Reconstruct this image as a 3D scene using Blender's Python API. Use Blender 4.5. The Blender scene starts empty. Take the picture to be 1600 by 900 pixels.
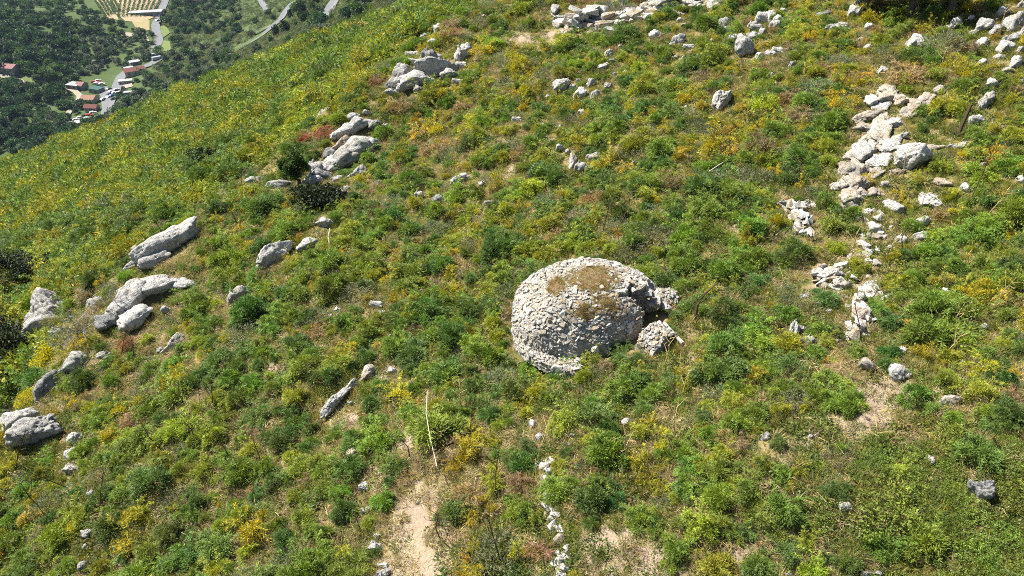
import bpy, bmesh, math, random
import numpy as np
from mathutils import Vector, Matrix

rng = np.random.default_rng(7)
random.seed(7)
PI = math.pi
SC = bpy.context.scene
COL = SC.collection

# ------------------------------------------------------------------ camera, sky, sun
F = 1256.0                         # focal length in photo pixels (1600 wide)
PITCH = math.radians(33.0)
CP, SP = math.cos(PITCH), math.sin(PITCH)
CAM = np.array([0.0, 0.0, 16.0])
cam_d = bpy.data.cameras.new('camera')
cam = bpy.data.objects.new('camera', cam_d)
COL.objects.link(cam)
cam.location = CAM
cam.rotation_euler = (PI / 2 - PITCH, 0, 0)
cam_d.sensor_width = 36.0
cam_d.lens = 36.0 * F / 1600.0
cam_d.clip_start = 0.1
cam_d.clip_end = 9000
SC.camera = cam
SC.view_settings.view_transform = 'Standard'
SC.view_settings.look = 'None'
SC.view_settings.exposure = 1.2
SC.view_settings.gamma = 1.0

SUN_AZ = math.radians(-64)         # clockwise from +Y, seen from above: behind the hill, to the left
SUN_EL = math.radians(54)
w = bpy.data.worlds.new('World')
SC.world = w
w.use_nodes = True
nt = w.node_tree
sky = nt.nodes.new('ShaderNodeTexSky')
sky.sky_type = 'NISHITA'
sky.sun_disc = False
sky.sun_elevation = SUN_EL
sky.sun_rotation = SUN_AZ
nt.links.new(sky.outputs[0], nt.nodes['Background'].inputs[0])
nt.nodes['Background'].inputs[1].default_value = 0.05
sun_d = bpy.data.lights.new('sun', 'SUN')
sun_d.energy = 5.0
sun_d.angle = math.radians(0.5)
sun_d.color = (1.0, 0.95, 0.86)
sun = bpy.data.objects.new('sun', sun_d)
COL.objects.link(sun)
SDIR = Vector((math.sin(SUN_AZ) * math.cos(SUN_EL), math.cos(SUN_AZ) * math.cos(SUN_EL), math.sin(SUN_EL)))
sun.rotation_euler = SDIR.to_track_quat('Z', 'Y').to_euler()
sun.location = (-60, 60, 120)
SC.cycles.max_bounces = 6
SC.cycles.diffuse_bounces = 1
SC.cycles.transmission_bounces = 3
SC.cycles.volume_bounces = 0
SC.cycles.use_denoising = False
SC.cycles.filter_width = 1.0

# ------------------------------------------------------------------ noise
def _h(i, j, k, s):
    n = (i * 374761393 + j * 668265263 + k * 2147483647 + s * 1274126177) & 0xffffffff
    n = ((n ^ (n >> 13)) * 1274126177) & 0xffffffff
    n = (n ^ (n >> 16)) & 0xffff
    return n / 65535.0

def vnoise(P, seed=0):
    P = np.asarray(P, float)
    I = np.floor(P).astype(np.int64)
    f = P - I
    u = f * f * (3 - 2 * f)
    r = 0
    for dx in (0, 1):
        for dy in (0, 1):
            for dz in (0, 1):
                wgt = (u[:, 0] if dx else 1 - u[:, 0]) * (u[:, 1] if dy else 1 - u[:, 1]) * (u[:, 2] if dz else 1 - u[:, 2])
                r = r + wgt * _h(I[:, 0] + dx, I[:, 1] + dy, I[:, 2] + dz, seed)
    return r * 2 - 1

def fbm(P, oct=4, seed=0, gain=0.5):
    a, s, r = 1.0, 0, 0
    P = np.asarray(P, float)
    for o in range(oct):
        r = r + a * vnoise(P * 2.0 ** o + 17.3 * o, seed + o)
        a *= gain
    return r

def n2(x, y, sc, oct=3, seed=0):
    x = np.atleast_1d(np.asarray(x, float)); y = np.atleast_1d(np.asarray(y, float))
    return fbm(np.stack([x / sc, y / sc, np.zeros_like(x) + seed * 3.1], 1), oct, seed)

def sstep(a, b, x):
    t = np.clip((x - a) / (b - a), 0, 1)
    return t * t * (3 - 2 * t)

# ------------------------------------------------------------------ terrain as a height function
def ray(px, py):
    u = (np.asarray(px, float) - 800) / F; v = (np.asarray(py, float) - 450) / F
    return np.stack([u, CP - v * SP, -SP - v * CP], -1)      # unit depth along the view axis

def plane_from(a, b, c):          # 1/Z = c + a*u + b*v  ->  z = k0 + kx x + ky y (world)
    nx, nd, nf = a * F, b * F, c
    ny = -nd * SP + nf * CP; nz = -nd * CP - nf * SP
    return 16 + 1 / nz, -nx / nz, -ny / nz
A0, AX, AY = plane_from(1.1e-5, 3.99e-5, 0.0377)
B0, BX, BY = plane_from(4.04e-5, 7.96e-5, 0.0567)
ABG = math.hypot(AX - BX, AY - BY)
def on_plane(px, py, k):
    d = ray(px, py); t = (k[0] - 16) / (d[2] - k[1] * d[0] - k[2] * d[1])
    return CAM + d * t
S1 = on_plane(0, 240, (B0, BX, BY)); S2 = on_plane(540, 20, (B0, BX, BY))
sd = (S2 - S1)[:2]; sd = sd / np.linalg.norm(sd)
SN = np.array([-sd[1], sd[0]])    # points off the hill, towards the valley
if SN @ S1[:2] < 0: SN = -SN

def valley_z(x, y):
    x = np.asarray(x, float); y = np.asarray(y, float)
    z = -179 + 0.57 * np.log1p(np.exp(np.clip((x + 250) / 25, -40, 40))) * 25
    z = np.minimum(z, -20 + 0 * z)
    z = z + 30 * np.exp(-(((x + 430) / 90) ** 2 + ((y - 640) / 110) ** 2))
    z = z + 0.09 * np.maximum(y - 900, 0)
    return z + 1.5 * n2(x.ravel(), y.ravel(), 60, 3, 5).reshape(x.shape)

RAV = []                            # hollows: (x, y, radius, depth)
def hill_base(x, y):
    x = np.asarray(x, float); y = np.asarray(y, float)
    A = A0 + AX * x + AY * y
    B = B0 + BX * x + BY * y
    A = np.minimum(A, 60)
    s = (A - B) / ABG
    k = 0.5
    z = -k * np.log(np.exp(np.clip(-A / k, -300, 300)) + np.exp(np.clip(-B / k, -300, 300)))
    z = z + 0.75 * np.exp(-((s + 1.2) / 2.6) ** 2) - 1.6 * sstep(0.3, 6, s)
    q = (x - S1[0]) * SN[0] + (y - S1[1]) * SN[1] - 9
    z = z - 0.75 * np.log1p(np.exp(np.clip(q / 4, -40, 40))) * 4
    for (rx, ry, rr, rd) in RAV:
        z = z - rd * np.exp(-(((x - rx) ** 2 + (y - ry) ** 2) / rr ** 2))
    return z
def hill_z(x, y):
    x = np.asarray(x, float); y = np.asarray(y, float)
    z = hill_base(x, y)
    xf, yf = x.ravel(), y.ravel()
    w = 0.45 * n2(xf, yf, 7, 2, 1) + 0.16 * n2(xf, yf, 1.9, 2, 2) + 0.05 * n2(xf, yf, 0.5, 2, 3)
    return z + w.reshape(x.shape)

def cast(px, py, fz=None, tmax=300, n=300, tmin=4, quick=False):
    """where the sight lines of photo pixels meet the ground"""
    px = np.atleast_1d(np.asarray(px, float)); py = np.atleast_1d(np.asarray(py, float))
    d = ray(px, py)
    fb, ff = (hill_base, hill_z) if fz is None else (fz, fz)
    up = 0.75 if fz is None and not quick else 0.0
    lo = np.full(len(px), float(tmin)); hi = np.full(len(px), float(tmax))
    act = np.arange(len(px)); prev = tmin
    for t in np.geomspace(tmin, tmax, n):
        P = CAM + d[act] * t
        below = P[:, 2] < fb(P[:, 0], P[:, 1]) + up
        hi[act[below]] = t; lo[act[below]] = prev
        act = act[~below]; prev = t
        if len(act) == 0: break
    done = np.ones(len(px), bool); done[act] = False
    def bis(lo, hi, f, k, u):
        for _ in range(k):
            m = (lo + hi) / 2; P = CAM + d * m[:, None]
            b = P[:, 2] < f(P[:, 0], P[:, 1]) + u
            hi = np.where(b, m, hi); lo = np.where(b, lo, m)
        return lo, hi
    lo, hi = bis(lo, hi, fb, 8, up)
    if fz is None and not quick:
        t = lo.copy(); got = np.zeros(len(px), bool); l2 = lo.copy(); h2 = lo + 3.0
        for k in range(14):
            tn = lo + 0.22 * (k + 1) * (1 + lo * 0.01)
            P = CAM + d * tn[:, None]
            b = (P[:, 2] < hill_z(P[:, 0], P[:, 1])) & ~got
            h2[b] = tn[b]; l2[b] = t[b]; got |= b; t = tn
            if got.all(): break
        lo, hi = bis(l2, np.where(got, h2, t), hill_z, 7, 0)
    P = CAM + d * hi[:, None]
    if fz is None: P[:, 2] = hill_z(P[:, 0], P[:, 1])
    return P, hi, done

def project(P):
    P = np.asarray(P, float) - CAM
    Z = P[:, 1] * CP - P[:, 2] * SP
    dn = -P[:, 1] * SP - P[:, 2] * CP
    Zs = np.where(Z > 0.1, Z, 0.1)
    return 800 + F * P[:, 0] / Zs, 450 + F * dn / Zs, Z

_p, _z, _ = cast([20], [565])
RAV.append((_p[0, 0] - 2.6, _p[0, 1] + 0.3, 3.2, 4.2))

def normal_at(x, y, e=0.6):
    zx = (hill_z(x + e, y) - hill_z(x - e, y)) / (2 * e); zy = (hill_z(x, y + e) - hill_z(x, y - e)) / (2 * e)
    n = np.stack([-zx, -zy, np.ones_like(zx)], -1)
    return n / np.linalg.norm(n, axis=-1, keepdims=True)

# ------------------------------------------------------------------ mesh helpers
def mesh_np(name, V, faces, mats=(), attrs=None, smooth=False):
    """V (n,3); faces: (m,3) or (m,4) int array, or a list of lists; attrs: {name: per-vertex float}"""
    me = bpy.data.meshes.new(name)
    V = np.asarray(V, np.float32)
    if isinstance(faces, np.ndarray):
        k = faces.shape[1]
        me.vertices.add(len(V)); me.vertices.foreach_set('co', V.ravel())
        me.loops.add(faces.size); me.loops.foreach_set('vertex_index', faces.ravel().astype(np.int32))
        me.polygons.add(len(faces)); me.polygons.foreach_set('loop_start', np.arange(0, faces.size, k, dtype=np.int32))
        me.update(calc_edges=True)
    else:
        me.from_pydata(V.tolist(), [], faces)
        me.update()
    for m in mats: me.materials.append(m)
    for a, vals in (attrs or {}).items():
        at_ = me.attributes.new(a, 'FLOAT', 'POINT')
        at_.data.foreach_set('value', np.asarray(vals, np.float32))
    if smooth:
        me.polygons.foreach_set('use_smooth', np.ones(len(me.polygons), bool))
    me.validate()
    return me

def obj(name, me, parent=None, loc=None, rot=None, scale=None):
    o = bpy.data.objects.new(name, me)
    COL.objects.link(o)
    if parent is not None: o.parent = parent
    if loc is not None: o.location = loc
    if rot is not None: o.rotation_euler = rot
    if scale is not None: o.scale = scale
    return o

def tag(o, label, cat, group=None, kind=None):
    if label: o['label'] = label
    if cat: o['category'] = cat
    if group: o['group'] = group
    if kind: o['kind'] = kind
    return o

class MB:
    """collects tubes and boxes into one mesh"""
    def __init__(s): s.v = []; s.f = []
    def tube(s, pts, rad, n=6):
        pts = [Vector(p) for p in pts]
        rings = []
        for i, p in enumerate(pts):
            t = (pts[min(i + 1, len(pts) - 1)] - pts[max(i - 1, 0)]).normalized()
            a = t.cross(Vector((0.31, 0.17, 0.93)))
            if a.length < 1e-3: a = t.cross(Vector((1, 0, 0)))
            a.normalize(); b = t.cross(a)
            base = len(s.v)
            for k in range(n):
                q = p + (a * math.cos(2 * PI * k / n) + b * math.sin(2 * PI * k / n)) * rad[i]
                s.v.append(tuple(q))
            rings.append(base)
        for r0, r1 in zip(rings, rings[1:]):
            for k in range(n):
                s.f.append([r0 + k, r0 + (k + 1) % n, r1 + (k + 1) % n, r1 + k])
        s.f.append([rings[-1] + k for k in range(n)])
        s.f.append([rings[0] + k for k in reversed(range(n))])
    def box(s, c, d, rz=0.0):
        b = len(s.v); cr, sr = math.cos(rz), math.sin(rz)
        for z in (-1, 1):
            for (x, y) in ((-1, -1), (1, -1), (1, 1), (-1, 1)):
                X, Y = x * d[0] / 2, y * d[1] / 2
                s.v.append((c[0] + X * cr - Y * sr, c[1] + X * sr + Y * cr, c[2] + z * d[2] / 2))
        for q in ((3, 2, 1, 0), (4, 5, 6, 7), (0, 1, 5, 4), (1, 2, 6, 5), (2, 3, 7, 6), (3, 0, 4, 7)):
            s.f.append([b + i for i in q])
    def prism(s, poly, z0, z1):
        b = len(s.v); n = len(poly)
        for z in (z0, z1):
            for p in poly: s.v.append((p[0], p[1], z))
        s.f.append([b + i for i in reversed(range(n))]); s.f.append([b + n + i for i in range(n)])
        for i in range(n):
            j = (i + 1) % n
            s.f.append([b + i, b + j, b + n + j, b + n + i])
    def mesh(s, name, *mats, smooth=False):
        return mesh_np(name, np.array(s.v), s.f, mats, smooth=smooth)

# ------------------------------------------------------------------ materials
def new_mat(name):
    m = bpy.data.materials.new(name); m.use_nodes = True
    nt = m.node_tree; nt.nodes.clear()
    out = nt.nodes.new('ShaderNodeOutputMaterial')
    return m, nt, out
def nd(nt, t, **kw):
    n = nt.nodes.new(t)
    for k, v in kw.items(): setattr(n, k, v)
    return n
def lk(nt, a, b): nt.links.new(a, b)
def noise_n(nt, vec, scale, detail=5, rough=0.6):
    n = nd(nt, 'ShaderNodeTexNoise'); n.inputs['Scale'].default_value = scale
    n.inputs['Detail'].default_value = detail; n.inputs['Roughness'].default_value = rough
    if vec is not None: lk(nt, vec, n.inputs['Vector'])
    return n.outputs[0]
def ramp(nt, fac, stops, interp='LINEAR'):
    r = nd(nt, 'ShaderNodeValToRGB'); r.color_ramp.interpolation = interp
    e = r.color_ramp.elements
    while len(e) < len(stops): e.new(0.5)
    for i, (p, c) in enumerate(stops):
        e[i].position = p; e[i].color = (*c, 1) if len(c) == 3 else c
    lk(nt, fac, r.inputs[0])
    return r.outputs[0]
def mixc(nt, fac, a, b, mode='MIX'):
    m = nd(nt, 'ShaderNodeMix', data_type='RGBA', blend_type=mode)
    for sock, v in ((m.inputs[0], fac), (m.inputs[6], a), (m.inputs[7], b)):
        if isinstance(v, (int, float)): sock.default_value = v
        elif isinstance(v, tuple): sock.default_value = (*v, 1)
        else: lk(nt, v, sock)
    return m.outputs[2]
def math_n(nt, op, a, b=0.0, clamp=False):
    m = nd(nt, 'ShaderNodeMath', operation=op); m.use_clamp = clamp
    for s, v in ((m.inputs[0], a), (m.inputs[1], b)):
        if isinstance(v, (int, float)): s.default_value = v
        else: lk(nt, v, s)
    return m.outputs[0]
def finish(nt, out, color, rough=0.9, bump=None, bdist=0.02, bstr=1.0, spec=0.2):
    p = nd(nt, 'ShaderNodeBsdfPrincipled')
    if isinstance(color, tuple): p.inputs['Base Color'].default_value = (*color, 1)
    else: lk(nt, color, p.inputs['Base Color'])
    p.inputs['Roughness'].default_value = rough
    p.inputs['Specular IOR Level'].default_value = spec
    if bump is not None:
        b = nd(nt, 'ShaderNodeBump'); b.inputs['Distance'].default_value = bdist; b.inputs['Strength'].default_value = bstr
        lk(nt, bump, b.inputs['Height']); lk(nt, b.outputs[0], p.inputs['Normal'])
    lk(nt, p.outputs[0], out.inputs[0])
    return p

def leaf_mat(name, tint_src, transl=0.30, shift=(1.42, 1.30, 0.60), color=None):
    """tint_src: 'OBJECT' (object colour), 'INST' (instance attribute) or None with a fixed colour"""
    m, nt, out = new_mat(name)
    tone = nd(nt, 'ShaderNodeAttribute', attribute_name='tone').outputs['Fac']
    hue = nd(nt, 'ShaderNodeAttribute', attribute_name='hue').outputs['Fac']
    if tint_src == 'OBJECT': c = nd(nt, 'ShaderNodeObjectInfo').outputs['Color']
    elif tint_src == 'INST': c = nd(nt, 'ShaderNodeAttribute', attribute_name='tint', attribute_type='INSTANCER').outputs['Color']
    else:
        r = nd(nt, 'ShaderNodeRGB'); r.outputs[0].default_value = (*color, 1); c = r.outputs[0]
    c2 = mixc(nt, 1.0, c, shift, 'MULTIPLY')
    c = mixc(nt, hue, c, c2)
    v = nd(nt, 'ShaderNodeVectorMath', operation='SCALE')
    lk(nt, c, v.inputs[0]); lk(nt, tone, v.inputs['Scale'])
    d = nd(nt, 'ShaderNodeBsdfPrincipled'); lk(nt, v.outputs[0], d.inputs['Base Color'])
    d.inputs['Roughness'].default_value = 0.55; d.inputs['Specular IOR Level'].default_value = 0.25
    t = nd(nt, 'ShaderNodeBsdfTranslucent')
    tc = mixc(nt, 1.0, v.outputs[0], (1.25, 1.25, 0.7), 'MULTIPLY'); lk(nt, tc, t.inputs[0])
    mx = nd(nt, 'ShaderNodeMixShader'); mx.inputs[0].default_value = transl
    lk(nt, d.outputs[0], mx.inputs[1]); lk(nt, t.outputs[0], mx.inputs[2]); lk(nt, mx.outputs[0], out.inputs[0])
    return m
M = {}
M['leaf_obj'] = leaf_mat('leaf_tinted', 'OBJECT')
M['leaf_inst'] = leaf_mat('leaf_scatter', 'INST')
M['shaded_oak_leaf'] = leaf_mat('shaded_oak_leaf', None, 0.2, (1.2, 1.1, 0.8), (0.020, 0.030, 0.012))  # oak green darkened so the colour also holds the ravine's deep shade
M['tree_leaf'] = leaf_mat('tree_leaf', None, 0.35, (1.4, 1.15, 0.7), (0.045, 0.085, 0.022))
M['russet_leaf'] = leaf_mat('russet_leaf', None, 0.3, (1.3, 1.2, 0.8), (0.17, 0.075, 0.035))

def simple_mat(name, color, rough=0.8, var=0.25, scale=3.0, spec=0.2, bump=0.0):
    m, nt, out = new_mat(name)
    tc = nd(nt, 'ShaderNodeTexCoord').outputs['Object']
    n = noise_n(nt, tc, scale)
    c = mixc(nt, n, tuple(x * (1 - var) for x in color), tuple(min(1, x * (1 + var)) for x in color))
    finish(nt, out, c, rough, n if bump else None, bump, 1.0, spec)
    return m

def rock_mat(name, base, tan, dark, amt_tan, amt_dark, scale=1.0):
    m, nt, out = new_mat(name)
    tc = nd(nt, 'ShaderNodeNewGeometry').outputs['Position']
    oi = nd(nt, 'ShaderNodeObjectInfo').outputs['Random']
    big = noise_n(nt, tc, 1.3 * scale, 6, 0.62)
    mid = noise_n(nt, tc, 5.5 * scale, 8, 0.7)
    fine = noise_n(nt, tc, 22 * scale, 6, 0.75)
    c = mixc(nt, ramp(nt, mid, [(0.3, (0, 0, 0)), (0.7, (1, 1, 1))]), tuple(x * 0.72 for x in base), base)
    c = mixc(nt, ramp(nt, big, [(0.52 - amt_tan, (0, 0, 0)), (0.72 - amt_tan, (0.85, 0.85, 0.85))]), c, tan)
    spots = ramp(nt, math_n(nt, 'MULTIPLY', mid, math_n(nt, 'ADD', fine, 0.5)), [(0.29 + amt_dark, (1, 1, 1)), (0.41 + amt_dark, (0, 0, 0))])
    c = mixc(nt, spots, c, dark)
    vor = nd(nt, 'ShaderNodeTexVoronoi', feature='DISTANCE_TO_EDGE'); vor.inputs['Scale'].default_value = 2.1 * scale
    wv = nd(nt, 'ShaderNodeVectorMath', operation='ADD'); lk(nt, tc, wv.inputs[0])
    nz = nd(nt, 'ShaderNodeTexNoise'); nz.inputs['Scale'].default_value = 3.0; lk(nt, tc, nz.inputs['Vector']); lk(nt, nz.outputs[1], wv.inputs[1])
    lk(nt, wv.outputs[0], vor.inputs['Vector'])
    crack = ramp(nt, vor.outputs['Distance'], [(0.0, (0, 0, 0)), (0.035, (1, 1, 1))])
    c = mixc(nt, math_n(nt, 'MULTIPLY', math_n(nt, 'SUBTRACT', 1.0, crack), 0.45), c, dark)
    v = nd(nt, 'ShaderNodeVectorMath', operation='SCALE'); lk(nt, c, v.inputs[0])
    lk(nt, math_n(nt, 'ADD', math_n(nt, 'MULTIPLY', oi, 0.35), 0.78), v.inputs['Scale'])
    hgt = math_n(nt, 'ADD', math_n(nt, 'MULTIPLY', mid, 1.0), math_n(nt, 'ADD', math_n(nt, 'MULTIPLY', fine, 0.45), math_n(nt, 'MULTIPLY', crack, 0.3)))
    finish(nt, out, v.outputs[0], 0.92, hgt, 0.10 / scale, 0.9, 0.15)
    return m
M['rock'] = rock_mat('limestone', (0.62, 0.605, 0.57), (0.42, 0.36, 0.27), (0.13, 0.13, 0.125), 0.0, 0.0)
M['rock_dark'] = rock_mat('lichened_limestone', (0.36, 0.36, 0.35), (0.33, 0.29, 0.22), (0.09, 0.09, 0.09), -0.05, 0.06)
M['rock_tan'] = rock_mat('tan_limestone', (0.58, 0.53, 0.465), (0.46, 0.37, 0.27), (0.18, 0.15, 0.11), 0.1, -0.03)
M['stone'] = rock_mat('wall_stone', (0.73, 0.70, 0.645), (0.47, 0.37, 0.24), (0.15, 0.14, 0.125), 0.0, 0.01, 1.5)
M['stone_tan'] = rock_mat('stained_wall_stone', (0.52, 0.46, 0.37), (0.40, 0.29, 0.16), (0.14, 0.12, 0.09), 0.08, 0.0, 1.6)
M['bark'] = simple_mat('bark', (0.11, 0.09, 0.07), 0.9, 0.4, 9, 0.1, 0.02)
M['dead_wood'] = simple_mat('dead_wood', (0.10, 0.07, 0.045), 0.9, 0.4, 8, 0.1)
M['pale_wood'] = simple_mat('bleached_wood', (0.55, 0.50, 0.40), 0.85, 0.25, 8, 0.1)
M['straw_wood'] = simple_mat('straw_stem', (0.42, 0.33, 0.15), 0.85, 0.3, 8, 0.1)
M['grey_twig'] = simple_mat('grey_twig', (0.30, 0.28, 0.27), 0.9, 0.3, 8, 0.1)

def hill_mat():
    m, nt, out = new_mat('hillside_ground')
    pos = nd(nt, 'ShaderNodeNewGeometry').outputs['Position']
    bare = nd(nt, 'ShaderNodeAttribute', attribute_name='bare').outputs['Fac']
    far = nd(nt, 'ShaderNodeAttribute', attribute_name='far').outputs['Fac']
    a = noise_n(nt, pos, 0.55, 6, 0.65); b = noise_n(nt, pos, 2.7, 7, 0.7); c_ = noise_n(nt, pos, 14, 6, 0.75)
    straw = mixc(nt, c_, (0.20, 0.15, 0.06), (0.36, 0.28, 0.14))
    olive = mixc(nt, c_, (0.06, 0.075, 0.018), (0.15, 0.16, 0.045))
    brown = mixc(nt, c_, (0.10, 0.065, 0.035), (0.25, 0.17, 0.10))
    soil = mixc(nt, b, (0.23, 0.165, 0.12), (0.36, 0.28, 0.215))
    soil = mixc(nt, ramp(nt, c_, [(0.42, (0, 0, 0)), (0.60, (1, 1, 1))]), soil, (0.37, 0.30, 0.205))
    g = mixc(nt, ramp(nt, b, [(0.42, (0, 0, 0)), (0.58, (1, 1, 1))]), straw, olive)
    g = mixc(nt, ramp(nt, a, [(0.50, (0, 0, 0)), (0.64, (1, 1, 1))]), g, brown)
    gf = mixc(nt, c_, (0.06, 0.075, 0.018), (0.15, 0.14, 0.04))
    g = mixc(nt, far, g, gf)
    bm = ramp(nt, math_n(nt, 'ADD', bare, math_n(nt, 'MULTIPLY', math_n(nt, 'SUBTRACT', b, 0.5), 0.9)), [(0.34, (0, 0, 0)), (0.62, (1, 1, 1))])
    g = mixc(nt, bm, g, soil)
    h = math_n(nt, 'ADD', math_n(nt, 'MULTIPLY', b, 0.6), math_n(nt, 'MULTIPLY', c_, 0.5))
    finish(nt, out, g, 0.95, h, 0.08, 0.9, 0.1)
    return m
M['hill'] = hill_mat()

def valley_mat():
    m, nt, out = new_mat('valley_ground')
    pos = nd(nt, 'ShaderNodeNewGeometry').outputs['Position']
    a = noise_n(nt, pos, 0.018, 6, 0.6); b = noise_n(nt, pos, 0.12, 8, 0.7)
    c = mixc(nt, b, (0.03, 0.05, 0.018), (0.10, 0.14, 0.045))
    c = mixc(nt, ramp(nt, a, [(0.5, (0, 0, 0)), (0.62, (1, 1, 1))]), c, (0.085, 0.115, 0.045))
    finish(nt, out, c, 0.95, b, 1.0, 0.6, 0.1)
    return m
M['valley'] = valley_mat()

# ------------------------------------------------------------------ ground sheets
# bare earth patches seen in the photograph (photo px, half sizes), turned into places on the hill
BARE_PX = [(652, 838, 54, 60), (645, 892, 64, 44), (640, 682, 28, 20), (656, 735, 14, 24), (955, 852, 54, 32), (1010, 888, 66, 30), (1330, 655, 45, 28),
           (1230, 705, 32, 18), (1372, 615, 60, 26), (1145, 345, 10, 26), (1275, 690, 26, 14), (1380, 645, 40, 22), (1160, 845, 22, 22), (600, 590, 22, 20),
           (430, 575, 20, 14), (545, 655, 18, 10), (640, 560, 14, 20), (1285, 455, 30, 16), (1360, 470, 18, 40), (1330, 290, 20, 30), (870, 60, 40, 22), (815, 60, 25, 20),
           (505, 470, 20, 14), (1085, 560, 14, 16), (1290, 880, 20, 12), (1150, 900, 30, 16), (1400, 500, 25, 16), (800, 265, 16, 10), (500, 345, 14, 8), (580, 250, 20, 8)]
_p, _z, _ = cast([b[0] for b in BARE_PX], [b[1] for b in BARE_PX])
BARE = [(p[0], p[1], b[2] * z / F, b[3] * z / F / 0.62) for p, z, b in zip(_p, _z, BARE_PX)]
def bare_at(x, y):
    r = np.zeros_like(x)
    for (bx, by, sx, sy) in BARE:
        r = np.maximum(r, np.exp(-((((x - bx) / sx) ** 2 + ((y - by) / sy) ** 2)) ** 1.5 * 0.7))
    return r * 0.8

def polar_sheet(name, fz, a0, a1, na, r0, r1, nr, mat, attrs=None):
    ang = np.linspace(a0, a1, na); rad = np.geomspace(r0, r1, nr)
    R, Aq = np.meshgrid(rad, ang, indexing='ij')
    x = (R * np.sin(Aq)).ravel(); y = (R * np.cos(Aq)).ravel()
    z = fz(x, y)
    i = np.arange((nr - 1) * na).reshape(nr - 1, na)[:, :-1].ravel()
    f = np.stack([i, i + 1, i + na + 1, i + na], 1)
    me = mesh_np(name, np.stack([x, y, z], 1), f, [mat], attrs(x, y) if attrs else None, True)
    return tag(obj(name, me), None, None, None, 'structure')

def hill_attrs(x, y):
    A = A0 + AX * x + AY * y; B = B0 + BX * x + BY * y
    return {'bare': bare_at(x, y), 'far': sstep(1, 6, (A - B) / ABG)}
polar_sheet('hillside', hill_z, -PI * 0.55, PI * 0.55, 760, 4, 420, 460, M['hill'], hill_attrs)
polar_sheet('hillside_behind', lambda x, y: hill_z(x, y) - 0.02, PI * 0.54, PI * 1.46, 60, 4, 420, 60, M['hill'], hill_attrs)
polar_sheet('valley_floor', valley_z, -PI * 0.9, PI * 0.35, 260, 150, 2600, 200, M['valley'])

# ------------------------------------------------------------------ plant shapes
def tri_soup(T):
    """T (n,3,3) triangles -> V, F"""
    n = len(T)
    return T.reshape(-1, 3), np.arange(n * 3, dtype=np.int32).reshape(n, 3)

def unit(v): return v / np.maximum(np.linalg.norm(v, axis=-1, keepdims=True), 1e-9)

def leaf_tris(base, dirn, ln, wd, r):
    side = unit(np.cross(dirn, np.array([-0.25, 0.1, 1.0]) + 0.55 * r.normal(size=dirn.shape)))
    return np.stack([base - side * (wd / 2)[:, None], base + side * (wd / 2)[:, None], base + dirn * ln[:, None]], 1)

def leaf_quads(base, dirn, ln, wd, r):
    """pointed leaf of two triangles"""
    side = unit(np.cross(dirn, np.array([-0.25, 0.1, 1.0]) + 0.55 * r.normal(size=dirn.shape)))
    mid = base + dirn * (ln * 0.45)[:, None]
    tip = base + dirn * ln[:, None]
    a = mid - side * (wd / 2)[:, None]; b = mid + side * (wd / 2)[:, None]
    return np.concatenate([np.stack([base, b, a], 1), np.stack([a, b, tip], 1)])

def soup_mesh(name, T, tone, hue, mat):
    V, Fc = tri_soup(T)
    return mesh_np(name, V, Fc, [mat], {'tone': np.repeat(tone, 3), 'hue': np.repeat(hue, 3)})

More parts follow.
